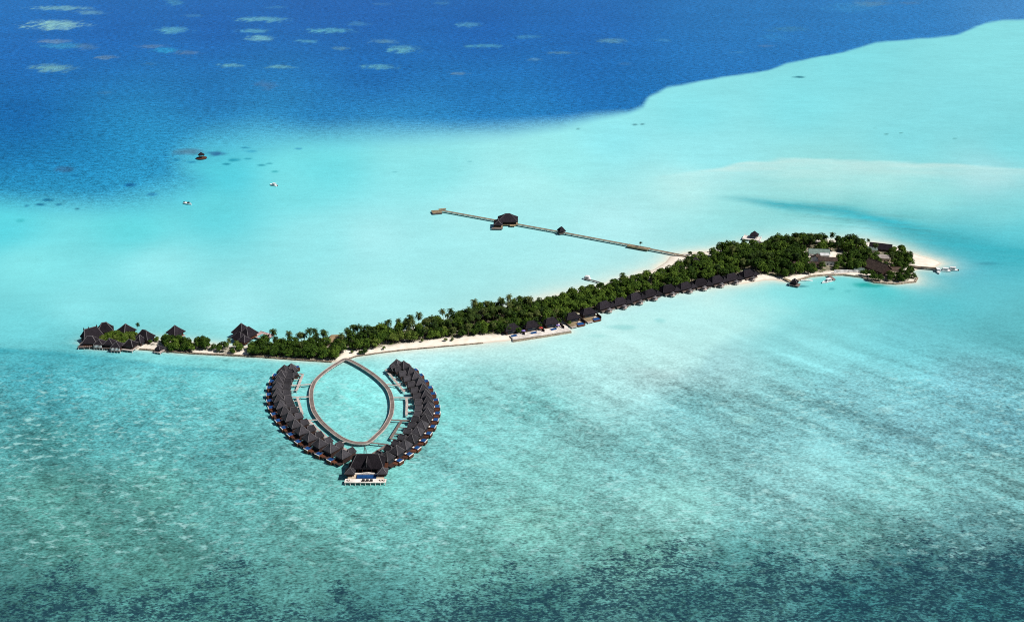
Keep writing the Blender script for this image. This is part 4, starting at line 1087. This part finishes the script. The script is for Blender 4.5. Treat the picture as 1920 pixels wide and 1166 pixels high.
def wall_path(name, label, pts_px, h, w, m, cat='wall', z0=-0.5):
    P = [G(x, y, 0.0) for x, y in pts_px]; O = P[0].copy()
    t = tag(strip(MB(), [(p.x-O.x, p.y-O.y) for p in resample(P, 1.5)], (w/2, -w/2), z0, h).build(name, M[m]), label, cat)
    me = t.data
    for v in me.vertices:
        if v.co.z > 0: v.co.z += random.uniform(-0.12, 0.12)
        v.co.x += random.uniform(-0.12, 0.12); v.co.y += random.uniform(-0.12, 0.12)
    t.location = O
    return t
wall_path('seawall', 'dark stone seawall along the narrow left strip up to the loop bridge', [(262,655.5),(310,659.5),(360,663.5),(420,666.5),(480,669.5),(560,675.5),(622,679.5)], 0.9, 1.3, 'stone', 'seawall')
wall_path('seawall', 'thin dark stone edge curving along the white beach right of the loop bridge', [(655,673),(668,668.5),(690,665.5),(720,661),(760,656.5),(800,653),(840,649.5),(880,646),(906,643.8)], 0.55, 0.9, 'stone', 'seawall')
wall_path('quay_wall', 'pale stone quay curving round the small harbour bay', [(1494,527.5),(1520,519.5),(1545,517),(1580,516.5),(1617,521)], 1.3, 1.4, 'stone_pale', 'quay')
wall_path('seawall', 'stone seawall round the bushy point of the wide end', [(1617,521),(1640,530.5),(1680,533.5),(1716,529.5),(1720,522)], 1.0, 1.4, 'stone_pale', 'seawall')
wall_path('garden_wall', 'low white garden wall standing on the harbour quay', [(1563,513.5),(1585,513),(1609,513.5)], 3.0, 0.5, 'white', 'garden wall')

# ---- long jetty and its platforms
jetty('long thin wooden jetty reaching far out into the lagoon behind the island', [(826,394.5),(1060,437),(1180,459.5),(1290,481)], z=1.6, w=2.2, name='long_jetty', m='wood_tan', step=6.0, kerb=('wood_pale', 0.25), pm='pile_dark', mark='the long jetty')
c = G(821, 396, 1.6); c.z = 0
t = thing('jetty_platform', 'tan landing platform at the outer end of the long jetty', 'platform', c, R(14))
MB().box(-5.6, 3.2, -5.0, 3.4, 1.1, 1.62).build('deck', M['wood_tan'], t); MB().box(1.8, 8.4, 3.4, 6.4, 1.2, 1.66).build('landing', M['wood_tan'], t)
MB().box(-5.6, 3.2, -5.4, -4.9, 0.6, 1.55).build('fender', M['pile_dark'], t)
piles(t, [(-5, -4.4), (-1, -4.4), (2.8, -4.4), (-5, 3), (8, 6)], 0.22, 1.15, 'pile_dark')
c = G(952, 400.5, 9.4); c.z = 0
jd = G(1180, 459.5)-G(826, 394.5); ja = math.atan2(jd.y, jd.x)
t = thing('jetty_restaurant', 'large dark thatched restaurant straddling the long jetty', 'restaurant', c, ja+R(28), None, None)
for (x, y, w, d, z0, z1, rl, ax) in ((0, 0, 18, 15, 4.2, 9.4, 4.0, 'x'), (-8.0, -9.0, 8.0, 12.0, 3.8, 6.8, 5.5, 'y')):
    r = MB().hip(x, y, w, d, z0, z1, rl, axis=ax, sag=0.14).build('roof', M['thatch_dark'], t)
    MB().hipcaps(x, y, w, d, z0, z1, rl, axis=ax, sag=0.14, r=0.15).build('ridge_cap', M['ridge'], r)
    MB().box(x-w/2+1.5, x+w/2-1.5, y-d/2+1.5, y+d/2-1.5, 1.66, z0+0.3).build('wall', M['wood_dark'], t)
    MB().box(x-w/2, x+w/2, y-d/2, y+d/2, 1.25, 1.66).build('deck', M['wood_tan'], t)
    piles(t, [(x+sx*(w/2-0.4), y+sy*(d/2-0.4)) for sx in (-1, 0, 1) for sy in (-1, 1)], 0.22, 1.3, 'pile_dark')
MB().box(-13.5, -4.0, -18, -15.0, 1.0, 1.6).build('landing', M['wood_grey'], t)
MB().box(2.0, 7.0, -10.5, -7.5, 1.3, 1.68).build('side_deck', M['thatch_straw'], t)
hut('small dark round thatched shelter halfway along the long jetty', 1053, 424.5, 7.0, 3.4, 6.0, 6.0, 20, sag=-0.35, posts=True, floor=1.63, deck=(3, 3, 3, 3), name='jetty_shelter', cat='shelter', wall='pile_dark', caps=False, pile='pile_dark')
c = G(1198, 463, 1.6); c.z = 0
t = thing('jetty_platform', 'tan rectangular platform with kerb near the beach end of the long jetty', 'platform', c, ja, None, None)
MB().box(-9, 9, -3.4, 2.4, 1.15, 1.68).build('deck', M['wood_tan'], t)
MB().box(-9.2, 9.2, -3.7, -3.4, 0.9, 2.1).box(-9.2, -8.95, -3.4, 2.4, 1.2, 2.1).box(8.95, 9.2, -3.4, 2.4, 1.2, 2.1).build('kerb', M['wood_tan'], t)
piles(t, [(-8.5, -3), (-3, -3), (3, -3), (8.5, -3)], 0.22, 1.2, 'pile_dark')

# ---- small white pontoon off the far beach
jetty('slim dark jetty running from the far beach to a white pontoon', [(1097,522.5),(1112,525.5),(1132,531.5)], z=1.2, w=1.4, name='pontoon_jetty', m='pile_dark', step=4.0, pm='pile_dark')
c = G(1101, 521.5, 1.0); c.z = 0
t = thing('pontoon_cabin', 'small white cabin at the end of the slim dark jetty', 'cabin', c, R(-15))
MB().box(-2.6, 2.6, -1.6, 1.6, 0.2, 1.25).build('float', M['white'], t)
MB().box(-1.5, 1.5, -1.1, 1.1, 1.25, 2.7).build('wall', M['white'], t)
MB().hip(0, 0, 3.8, 3.0, 2.7, 3.5, 1.2, axis='x', sag=0, thick=0.15).build('roof', M['white'], t)
MB().box(-1.0, 1.0, -1.16, -1.1, 1.7, 2.3).build('window', M['glass'], t)

# ---- sea platform behind the wide end
c = G(1410, 446, 1.8); c.z = 0
t = thing('sea_platform', 'cream deck platform on the sea with a dark pyramid sunshade behind the trees', 'platform', c, R(-22), None, 'the sea platform')
MB().box(-7.5, 7.5, -5.0, 5.0, 1.3, 1.8).build('deck', M['deck_white'], t)
MB().hip(1.5, 1.2, 7.0, 7.0, 4.4, 8.0, 0, sag=0.15).build('roof', M['thatch_dark'], t)
po = None
for sx in (-1, 1):
    for sy in (-1, 1):
        p = MB().beam((0, 0, 1.8), (0, 0, 4.6), 0.25).build('post', M['wood_dark'], t) if po is None else copy_part(po, t, (0, 0, 0))
        po = po or p; p.location = (1.5+sx*2.4, 1.2+sy*2.4, 0)
MB().beam((7.4, -4.8, 2.7), (7.4, 4.8, 2.7), 0.15).beam((-7.4, 4.8, 2.7), (7.4, 4.8, 2.7), 0.15).build('railing', M['white'], t)
piles(t, [(-7, -4.6), (-2, -4.6), (2.4, -4.6), (7, -4.6)], 0.22, 1.32)
jetty('short grey footbridge linking the sea platform to the far beach', [(1419,449),(1428,455),(1432,458)], z=1.7, w=1.4, name='footbridge', cat='footbridge', m='wood_grey', step=4)

# ---- floating gazebo in the deep edge
c = G(378, 296.5, 0.8); c.z = 0
t = thing('floating_gazebo', 'dark thatched gazebo on a round red brown raft at the reef edge', 'gazebo', c, 0.0)
MB().tube([(0,0,-0.4),(0,0,0.6),(0,0,1.1)], [4.6, 5.6, 5.7], 20).build('raft', M['wood_dark'], t)
MB().tube([(0,0,1.1),(0,0,1.2)], [5.4, 5.3], 20).build('raft_deck', M['wood_red'], t)
po = None
for a in range(6):
    p = MB().beam((0, 0, 1.1), (0, 0, 4.6), 0.3).build('post', M['wood_tan'], t) if po is None else copy_part(po, t, (0, 0, 0))
    po = po or p; p.location = (math.cos(a*math.pi/3)*2.4, math.sin(a*math.pi/3)*2.4, 0)
MB().tube([(0,0,4.1),(0,0,4.5),(0,0,5.8),(0,0,7.2)], [3.6, 3.5, 2.1, 0.1], 12).build('roof', M['thatch_dark'], t)

# ---- harbour: gazebo jetty, slipway, end jetty
jetty('wooden harbour jetty leading from the trees to a dark thatched gazebo', [(1470,521.5),(1493,530.5)], z=1.5, w=2.0, name='harbour_jetty', m='wood_tan', step=5)
hut('dark thatched gazebo on a grey deck at the harbour jetty end', 1490.5, 521.5, 6.2, 3.2, 5.4, 5.4, -28, floor=1.45, deck=(3.0, 4.2, 3.4, 2.6), posts=True, name='stilt_gazebo', cat='gazebo', wall='wood_dark', mark='the harbour gazebo', pile_gap=2.8)
jetty('short wooden landing stage slanting from the quay beside a white boat', [(1553,515.5),(1565,524.5)], z=1.5, w=2.6, name='landing_stage', cat='landing stage', m='wood_grey', step=4)
jetty('straight wooden jetty from the sandy point to the three white boats', [(1700,498.5),(1716,500.5),(1758,504)], z=1.4, w=2.0, name='boat_jetty', m='wood_tan', step=4, kerb=('wood_grey', 0.5), pm='pile_dark')

# ---- boats
def make_boat(kind):
    t = thing('motor_boat', 'prototype', 'boat', (0, 0, 0))
    L_, B_ = {'launch': (9.5, 3.0), 'open': (8.0, 2.5), 'slim': (11.0, 1.9), 'cabin': (9.0, 3.4)}[kind]
    st = []
    ns = 9
    for i in range(ns):
        u = i/(ns-1)
        hw = B_/2*(1 if u < 0.5 else max(0.03, 1-((u-0.5)/0.5)**2.2))*(0.9+0.1*min(1, u*5))
        sheer = 0.95+0.45*u*u
        st.append((-L_/2+L_*u, hw, sheer))
    vs = []; fs = []
    for x, hw, sh in st:
        vs += [(x, -hw, sh), (x, -hw*0.8, 0.15), (x, 0, -0.35), (x, hw*0.8, 0.15), (x, hw, sh), (x, hw*0.82, sh-0.1), (x, 0, sh-0.18), (x, -hw*0.82, sh-0.1)]
    for i in range(ns-1):
        for k in range(8): fs.append((i*8+k, (i+1)*8+k, (i+1)*8+(k+1) % 8, i*8+(k+1) % 8))
    fs.append(tuple(range(7, -1, -1))); fs.append(tuple((ns-1)*8+k for k in range(8)))
    MB().add(vs, fs).build('hull', M['white'], t)
    if kind in ('launch', 'cabin'):
        z1 = 2.5
        MB().add([(-L_*.28,-B_*.36,1.0),(L_*.16,-B_*.32,1.0),(L_*.16,B_*.32,1.0),(-L_*.28,B_*.36,1.0),(-L_*.27,-B_*.33,z1),(L_*.05,-B_*.29,z1),(L_*.05,B_*.29,z1),(-L_*.27,B_*.33,z1)],
                 [(0,1,5,4),(1,2,6,5),(2,3,7,6),(3,0,4,7),(4,5,6,7)]).build('cabin', M['white'], t)
        MB().box(-L_*.22, L_*.02, -B_*.365, -B_*.335, 1.6, 2.2).box(-L_*.22, L_*.02, B_*.335, B_*.365, 1.6, 2.2).box(L_*.085, L_*.115, -B_*.26, B_*.26, 1.55, 2.15).build('window', M['glass'], t)
        MB().box(-L_*.33, L_*.09, -B_*.42, B_*.42, z1, z1+0.16).build('canopy', M['white'], t)
    if kind == 'open':
        MB().box(-0.2, 1.2, -0.5, 0.5, 0.9, 1.8).build('console', M['cushion'], t)
        MB().add([(1.2,-0.8,1.2),(1.2,0.8,1.2),(0.7,0.7,2.1),(0.7,-0.7,2.1)], [(0,1,2,3)]).build('windscreen', M['glass'], t)
        MB().box(-2.6, -1.9, -0.8, 0.8, 0.85, 1.15).build('seat', M['canvas'], t)
    if kind == 'slim':
        MB().box(-2.5, 1.5, -0.5, 0.5, 0.75, 1.05).build('seat', M['canvas'], t)
    else:
        MB().box(-L_/2-0.5, -L_/2+0.1, -0.4, 0.4, 0.2, 1.3).build('outboard', M['cushion'], t)
    if kind == 'cabin':
        MB().box(-L_*.30, -L_*.1, -B_*.52, -B_*.48, 0.75, 1.05).build('stripe', M['red'], t)
    return t
def boat(kind, px, py, heading, label, scale=1.0):
    t = make_boat(kind); p = G(px, py, 0.5)
    t.location = (p.x, p.y, 0); t.rotation_euler = (0, 0, R(heading)); t.scale = (scale,)*3
    tag(t, label, 'boat'); return t
boat('cabin', 513, 347.5, 150, 'white cabin boat moored in pale lagoon water, the farther of two offshore boats', 1.0)
boat('open', 352.5, 382.5, -35, 'white open speedboat moored at the blue edge, the nearer of two offshore boats', 1.3)
boat('slim', 1513, 526, -8, 'slim white dinghy floating beside the harbour gazebo', 0.8)
boat('launch', 1551, 528.5, 210, 'white canopied launch moored beside the landing stage', 1.1)
boat('launch', 1759, 509.5, 262, 'white launch bow on at the boat jetty, nearest of three', 1.0)
boat('launch', 1769.5, 507.5, 170, 'white launch at the boat jetty, middle of three', 1.05)
boat('launch', 1783, 506, 165, 'white launch at the boat jetty, farthest right of three', 1.1)

# ------------------------------------------------------------------ trees
rng = np.random.RandomState(5)
def leaf_quads(C, Nn, S):
    n = len(C)
    a = rng.normal(size=(n, 3)); u = np.cross(Nn, a); u /= np.linalg.norm(u, axis=1)[:, None]+1e-9
    v = np.cross(Nn, u)
    su = S[:, None]*rng.uniform(0.7, 1.2, (n, 1)); sv = S[:, None]*rng.uniform(0.45, 0.8, (n, 1))
    vs = np.stack([C-u*su, C-v*sv, C+u*su, C+v*sv], 1).reshape(-1, 3)
    fs = np.arange(4*n).reshape(n, 4)
    return vs, fs

def raw_mesh(name, vs, fs, m):
    me = bpy.data.meshes.new(name); me.from_pydata(np.asarray(vs).tolist(), [], np.asarray(fs).tolist()); me.materials.append(m); return me

def broad_mesh(seed, tone):
    r = np.random.RandomState(seed)
    Rr = 4.3; Hc = 4.9
    nl = r.randint(7, 11)
    lobes = [(np.array([0, 0, Hc+0.9]), 2.6)]
    for i in range(nl):
        a = 2*math.pi*i/nl + r.uniform(-.4, .4); q = r.uniform(1.5, 2.9)
        lobes.append((np.array([math.cos(a)*q, math.sin(a)*q, Hc+r.uniform(-2.0, 0.9)]), r.uniform(1.3, 2.2)))
    C = []; Nn = []
    for c, s in lobes:
        n = int(62*s)
        d = r.normal(size=(n, 3)); d /= np.linalg.norm(d, axis=1)[:, None]
        d[:, 2] = np.where(d[:, 2] < -0.5, -d[:, 2], d[:, 2])
        rad = s*r.uniform(0.62, 1.10, (n, 1))
        C.append(c + d*rad*np.array([1, 1, 0.85])); Nn.append(d + r.normal(size=(n, 3))*0.55 + np.array([0, 0, 0.25]))
    C = np.concatenate(C); Nn = np.concatenate(Nn); Nn /= np.linalg.norm(Nn, axis=1)[:, None]
    vs, fs = leaf_quads(C, Nn, r.uniform(0.32, 0.62, len(C)))
    return raw_mesh('crown', vs, fs, LEAF[tone])

def broad_trunk(seed):
    r = random.Random(seed); mb = MB()
    mb.tube([(0,0,-0.3),(0.1,0,1.5),(0.05,0.1,3.2)], [0.34, 0.26, 0.2], 7)
    for i in range(4):
        a = i*1.6+r.uniform(-.4, .4)
        mb.tube([(0.05,0.1,2.4+0.2*i), (math.cos(a)*1.0, math.sin(a)*1.0, 3.6), (math.cos(a)*2.0, math.sin(a)*2.0, 4.8)], [0.16, 0.11, 0.05], 5)
    o = mb.build('trunk', M['trunk']); me = o.data; bpy.data.objects.remove(o); return me

def palm_mesh(seed, lean):
    r = random.Random(seed)
    hh = 8.0
    ang = r.uniform(0, 6.28); lx, ly = math.cos(ang)*lean, math.sin(ang)*lean
    pts = [(lx*(k/5)**1.8, ly*(k/5)**1.8, -0.3+(hh+0.3)*k/5) for k in range(6)]
    mb = MB(); mb.tube(pts, [0.24, 0.17, 0.14, 0.13, 0.12, 0.13], 7)
    o = mb.build('trunk', M['trunk']); tr = o.data; bpy.data.objects.remove(o)
    top = Vector(pts[-1]); vs = []; fs = []
    nf = r.randint(23, 28)
    for i in range(nf):
        a = i*2.399+r.uniform(-.2, .2); el = R(r.uniform(-35, 70)) if i > 4 else R(r.uniform(60, 85))
        Lf = r.uniform(2.9, 4.1)
        d = Vector((math.cos(a), math.sin(a), 0)); side = Vector((-math.sin(a), math.cos(a), 0))
        p = top.copy(); ns = 7; e = el; spine = [p.copy()]
        for k in range(ns):
            p = p + (d*math.cos(e)+Vector((0,0,1))*math.sin(e))*(Lf/ns); spine.append(p.copy()); e -= R(15+k*3.0)
        for k in range(ns):
            wdt = 1.0*math.sin(math.pi*min(0.96, 0.14+0.84*(k+0.5)/ns))**0.7
            b0, b1 = spine[k], spine[k+1]; bm_ = b0.lerp(b1, 0.55)
            for s in (-1, 1):
                tip = b1 + side*(s*wdt) + d*0.25 + Vector((0, 0, -0.42*wdt-0.12*k/ns))
                tip2 = bm_ + side*(s*wdt*0.9) + d*0.1 + Vector((0, 0, -0.42*wdt))
                o_ = len(vs); vs += [tuple(b0), tuple(bm_), tuple(tip2), tuple(bm_), tuple(b1), tuple(tip)]
                fs += [(o_, o_+1, o_+2), (o_+3, o_+4, o_+5)]
    pal = 'palm' if seed % 3 else 'palm_pale'
    me = bpy.data.meshes.new('crown'); me.from_pydata(vs, [], fs); me.materials.append(LEAF[pal])
    return tr, me, pal

TONES = ['dark green', 'mid green', 'yellowish green']
BMESH = {tn: [broad_mesh(100+7*i+k, tn) for k in range(5)] for i, tn in enumerate(TONES)}
BTR = [broad_trunk(s) for s in (1, 2, 3)]
PALMS = [palm_mesh(s, l) for s, l in ((1, .4), (2, 1.2), (3, .8), (4, 2.0), (5, .2), (6, 1.5), (7, .6), (8, 1.0))]

make_water_args = None
trees = []      # dicts
def blocked(x, y, pad=0.0):
    return any((x-bx)**2+(y-by)**2 < (br+pad)**2 for bx, by, br in BLOCK)

BLOCK += [(G(x, y).x, G(x, y).y, r) for x, y, r in ((648, 672, 5), (966, 626, 6), (1003, 620, 6), (1040, 614, 6))]
for zi, z in enumerate(ZONES):
    P = [(q.x, q.y) for q in (G(*p) for p in z['poly'])]
    xs = [p[0] for p in P]; ys = [p[1] for p in P]
    pts = []
    rr = random.Random(50+zi)
    tries = 0
    while tries < 4000:
        tries += 1
        x = rr.uniform(min(xs), max(xs)); y = rr.uniform(min(ys), max(ys))
        if not pt_in(P, x, y) or blocked(x, y): continue
        if any((x-a)**2+(y-b)**2 < z['gap']**2 for a, b in pts): continue
        pts.append((x, y))
    for x, y in pts:
        k = 'p' if rr.random() < z['mix'].get('p', 0) else 'b'
        s = rr.uniform(*z['size'])
        trees.append(dict(k=k, x=x, y=y, s=s, tone=rr.choice(z['tones']), r=rr.random(), zi=zi))
# single trees that stand apart
for px, py, k, s, tone in ((973, 628, 'b', .62, 'dark green'), (992, 620, 'b', .7, 'mid green'), (1010, 617.5, 'b', .6, 'dark green'), (1029, 612.5, 'b', .72, 'mid green'), (1047, 610, 'b', .6, 'dark green'), (1064, 604, 'b', .8, 'mid green'), (1000, 614, 'p', .9, ''), (1037, 607, 'p', .9, ''), (965, 618, 'b', .95, 'dark green'), (984, 620, 'b', .85, 'dark green'), (988, 614, 'b', .9, 'mid green'), (1022, 612, 'b', .9, 'dark green'), (1027, 607, 'b', 1.0, 'mid green'), (1058, 604, 'b', .9, 'dark green'), (1054, 598, 'b', 1.0, 'mid green'), (950, 626, 'b', .9, 'dark green'), (958, 622, 'b', .9, 'dark green'), (1010, 606, 'p', 1.0, ''), (975, 610, 'p', 1.05, ''), (1043, 603, 'p', .95, ''), (996, 611, 'p', .9, ''), (1067, 609, 'b', .5, 'mid green'), (684, 664, 'b', .5, 'dark green'), (676, 665, 'b', .38, 'dark green'), (383, 655, 'b', .95, 'dark green'), (374, 654, 'b', .8, 'dark green'), (448, 660, 'b', .5, 'dark green'), (1294, 480, 'b', .42, 'dark green'), (257, 623, 'p', .62, ''), (413, 657, 'p', .55, ''), (425, 657, 'p', .6, ''),
                           (515, 653, 'p', .7, ''), (1380, 470, 'p', .8, ''), (1392, 470, 'p', .9, ''), (1604, 463, 'p', .75, ''), (1588, 461, 'p', .75, ''), (1492, 460, 'p', 1.05, ''), (1516, 459, 'p', 1.0, ''), (1693, 468, 'b', .45, 'dark green'), (1686, 467, 'b', .4, 'dark green'), (1706, 479, 'b', .35, 'dark green'), (1615, 462, 'p', .6, ''), (1626, 464, 'p', .6, ''),
                           (720, 657, 'b', .3, 'mid green'), (792, 644, 'b', .3, 'yellowish green'), (836, 642, 'b', .28, 'yellowish green'), (848, 641, 'b', .3, 'mid green'), (660, 664, 'b', .28, 'yellowish green')):
    p = G(px, py); trees.append(dict(k=k, x=p.x, y=p.y, s=s, tone=tone, r=random.random(), zi=99))
# palm on the jetty platform
jp = G(1201, 463.5, 1.68)
trees.append(dict(k='p', x=jp.x, y=jp.y, s=.55, tone='', r=0.2, zi=98, z=1.65))

def rel(dx, dy):
    if abs(dx) > abs(dy)*0.9: return 'right of' if dx > 0 else 'left of'
    return 'behind' if dy > 0 else 'in front of'
LAND += [('the loop bridge', G(648, 673).x, G(648, 673).y), ('the bushy right point', G(1695, 522).x, G(1695, 522).y)]
groups = {}
nb = npalm = 0
for tr in trees:
    if tr['zi'] == 98: best = None
    else: best = min(LAND, key=lambda l: (l[1]-tr['x'])**2+(l[2]-tr['y'])**2)
    if tr['k'] == 'p':
        vi = int(tr['r']*len(PALMS)) % len(PALMS); tr['vi'] = vi
        sz = 'tall' if tr['s'] > 0.9 else 'small' if tr['s'] < 0.7 else 'slender'
        kd = '%s%s coconut palm' % (sz, ' pale' if PALMS[vi][2] == 'palm_pale' else ' dark')
    else:
        sz = 'big' if tr['s'] > 0.88 else 'small' if tr['s'] < 0.55 else 'round'
        kd = '%s %s tree' % (sz, tr['tone'])
    tr['kd'] = kd
    if best is None: tr['base'] = 'lone small palm standing on the tan platform of the long jetty'; tr['d'] = 0
    else:
        tr['base'] = '%s %s %s' % (kd, rel(tr['x']-best[1], tr['y']-best[2]), best[0])
        tr['d'] = math.hypot(tr['x']-best[1], tr['y']-best[2])
    groups.setdefault(tr['base'], []).append(tr)
NEAR = ['nearest', 'second nearest', 'third nearest', 'fourth nearest', 'fifth nearest']
for base, lst in groups.items():
    lst.sort(key=lambda q: q['d'])
    for i, tr in enumerate(lst):
        tr['label'] = base if len(lst) == 1 else (base+', '+NEAR[i] if i < 5 else base+', farther away')
for tr in trees:
    p = proj(tr['x'], tr['y']); tr['big'] = tr['s']*(p[1]-YH)
    tr['kind'] = 'p' if tr['k'] == 'p' else ('s' if tr['s'] < 0.55 else 'b')
for kk in 'bp':
    lst = sorted([t_ for t_ in trees if t_['kind'] == kk], key=lambda q: -q['big'])
    for t_ in lst[298:]: t_['merge'] = True
merged = {}
for tr in trees:
    gz = tr.get('z')
    if gz is None:
        sd = float(poly_sd(np.array([tr['x']]), np.array([tr['y']]), ISL_P)[0])
        gz = max(-0.2, min(0.8, sd*0.14))
    if tr.get('merge') and tr['kind'] == 'b':
        me = BMESH[tr['tone']][int(tr['r']*5) % 5]
        merged.setdefault(tr['tone'], []).append((me, tr, gz)); continue
    if tr.get('merge'): continue
    if tr['k'] == 'p':
        trm, cm_, pal = PALMS[tr['vi']]
        o = thing('palm_tree', tr['label'], 'palm tree', (tr['x'], tr['y'], gz), tr['r']*40, 'coconut palms on the island')
        sxy = tr['s']*random.uniform(0.95, 1.1); o.scale = (sxy, sxy, tr['s']*random.uniform(0.85, 1.25))
    else:
        cm_ = BMESH[tr['tone']][int(tr['r']*5) % 5]; trm = BTR[int(tr['r']*97) % 3]
        o = thing('broadleaf_tree' if tr['kind'] == 'b' else 'leafy_shrub', tr['label'] if tr['kind'] == 'b' else tr['label'].replace(' tree ', ' shrub '), 'tree' if tr['kind'] == 'b' else 'shrub', (tr['x'], tr['y'], gz), tr['r']*40, 'broadleaf trees on the island' if tr['kind'] == 'b' else 'shrubs on the island')
        o.scale = (tr['s']*random.uniform(0.9, 1.2), tr['s']*random.uniform(0.9, 1.2), tr['s']*random.uniform(0.85, 1.2))
    for nm, me in (('trunk', trm), ('crown', cm_)):
        c = bpy.data.objects.new(nm, me); COL.objects.link(c); c.parent = o
print('TREES', sum(t['k'] == 'b' for t in trees), sum(t['k'] == 'p' for t in trees), 'labels', len(set(t['label'] for t in trees)))

if merged:
    VS = []; FS = []; MI = []; off = 0
    tl = sorted(merged)
    for ti, tone in enumerate(tl):
        for me, tr, gz in merged[tone]:
            co_ = np.empty(len(me.vertices)*3); me.vertices.foreach_get('co', co_); co_ = co_.reshape(-1, 3)
            a = tr['r']*40; ca, sa = math.cos(a), math.sin(a)
            q = np.stack([co_[:, 0]*ca-co_[:, 1]*sa, co_[:, 0]*sa+co_[:, 1]*ca, co_[:, 2]], 1)*tr['s'] + np.array([tr['x'], tr['y'], gz])
            VS.append(q); n4 = len(q)//4
            FS.append(np.arange(4*n4).reshape(n4, 4)+off); MI += [ti]*n4; off += len(q)
    me = bpy.data.meshes.new('far_trees'); me.from_pydata(np.concatenate(VS).tolist(), [], np.concatenate(FS).tolist())
    for tone in tl: me.materials.append(LEAF[tone])
    me.polygons.foreach_set('material_index', MI)
    o = bpy.data.objects.new('background_trees', me); COL.objects.link(o); stuff(o)
    o['label'] = 'dense mass of further broadleaf trees filling the island groves'; o['category'] = 'trees'
print('MERGED', sum(len(v) for v in merged.values()), 'skipped palms', sum(1 for t_ in trees if t_.get('merge') and t_['kind'] == 'p'))

# undergrowth carpet below the trees
def undergrowth():
    C = []
    for z in ZONES:
        P = [(q.x, q.y) for q in (G(*p) for p in z['poly'])]
        PP = np.array(P); lo, hi = PP.min(0), PP.max(0)
        area = (hi-lo).prod(); n = int(area*1.1*z.get('soil', .8))
        x = rng.uniform(lo[0], hi[0], n); y = rng.uniform(lo[1], hi[1], n)
        sd = poly_sd(x, y, P)
        dens = fbm(x/4, y/4, 63, 3)
        ok = (sd > 0.2) & (dens > 0.64-0.30*z.get('soil', .8))
        for bx, by, br in BLOCK: ok &= (x-bx)**2+(y-by)**2 > (br*0.85)**2
        x, y, dd = x[ok], y[ok], dens[ok]
        C.append(np.stack([x, y, rng.uniform(0.6, 1.0, len(x)) + (dd-0.4)*rng.uniform(0, 5.0, len(x))], 1))
    C = np.concatenate(C)
    Nn = rng.normal(size=C.shape)*0.6+np.array([0, 0, 1.0]); Nn /= np.linalg.norm(Nn, axis=1)[:, None]
    vs, fs = leaf_quads(C, Nn, rng.uniform(0.35, 0.75, len(C)))
    o = bpy.data.objects.new('undergrowth', raw_mesh('undergrowth', vs, fs, LEAF['mid green'])); COL.objects.link(o); stuff(o)
    o['label'] = 'low green undergrowth covering the ground between the island trees'; o['category'] = 'undergrowth'
undergrowth()
make_island()
make_water()

# ------------------------------------------------------------------ light, sky, camera
sd_ = Vector((math.cos(R(SUN_EL))*math.cos(R(SUN_AZ)), math.cos(R(SUN_EL))*math.sin(R(SUN_AZ)), math.sin(R(SUN_EL))))
sl = bpy.data.lights.new('sun', 'SUN'); sl.energy = 5.0; sl.angle = R(0.53); sl.color = (1.0, 0.965, 0.91)
so = bpy.data.objects.new('sun', sl); COL.objects.link(so)
so.rotation_euler = sd_.to_track_quat('Z', 'Y').to_euler()
w = bpy.data.worlds.new('World'); sc.world = w; w.use_nodes = True
nt = w.node_tree; bg = nt.nodes['Background']
sk = nt.nodes.new('ShaderNodeTexSky'); sk.sky_type = 'NISHITA'; sk.sun_disc = False
sk.sun_elevation = R(SUN_EL); sk.sun_rotation = R(90 - SUN_AZ)
nt.links.new(sk.outputs[0], bg.inputs[0]); bg.inputs[1].default_value = 0.05

cam = bpy.data.cameras.new('camera'); co = bpy.data.objects.new('camera', cam); COL.objects.link(co)
co.location = (0, 0, H); co.rotation_euler = (math.pi/2 - PITCH, 0, 0)
cam.sensor_width = 36; cam.lens = 36*F/1920; cam.clip_end = 100000; cam.clip_start = 1
sc.camera = co
vs_ = sc.view_settings
sc.display_settings.display_device = 'sRGB'
vs_.view_transform = 'Standard'; vs_.look = 'None'; vs_.exposure = 0.0; vs_.gamma = 1.0; vs_.use_curve_mapping = False
sc.cycles.max_bounces = 6; sc.cycles.diffuse_bounces = 2
sc.cycles.use_denoising = False
sc.cycles.filter_width = 1.05
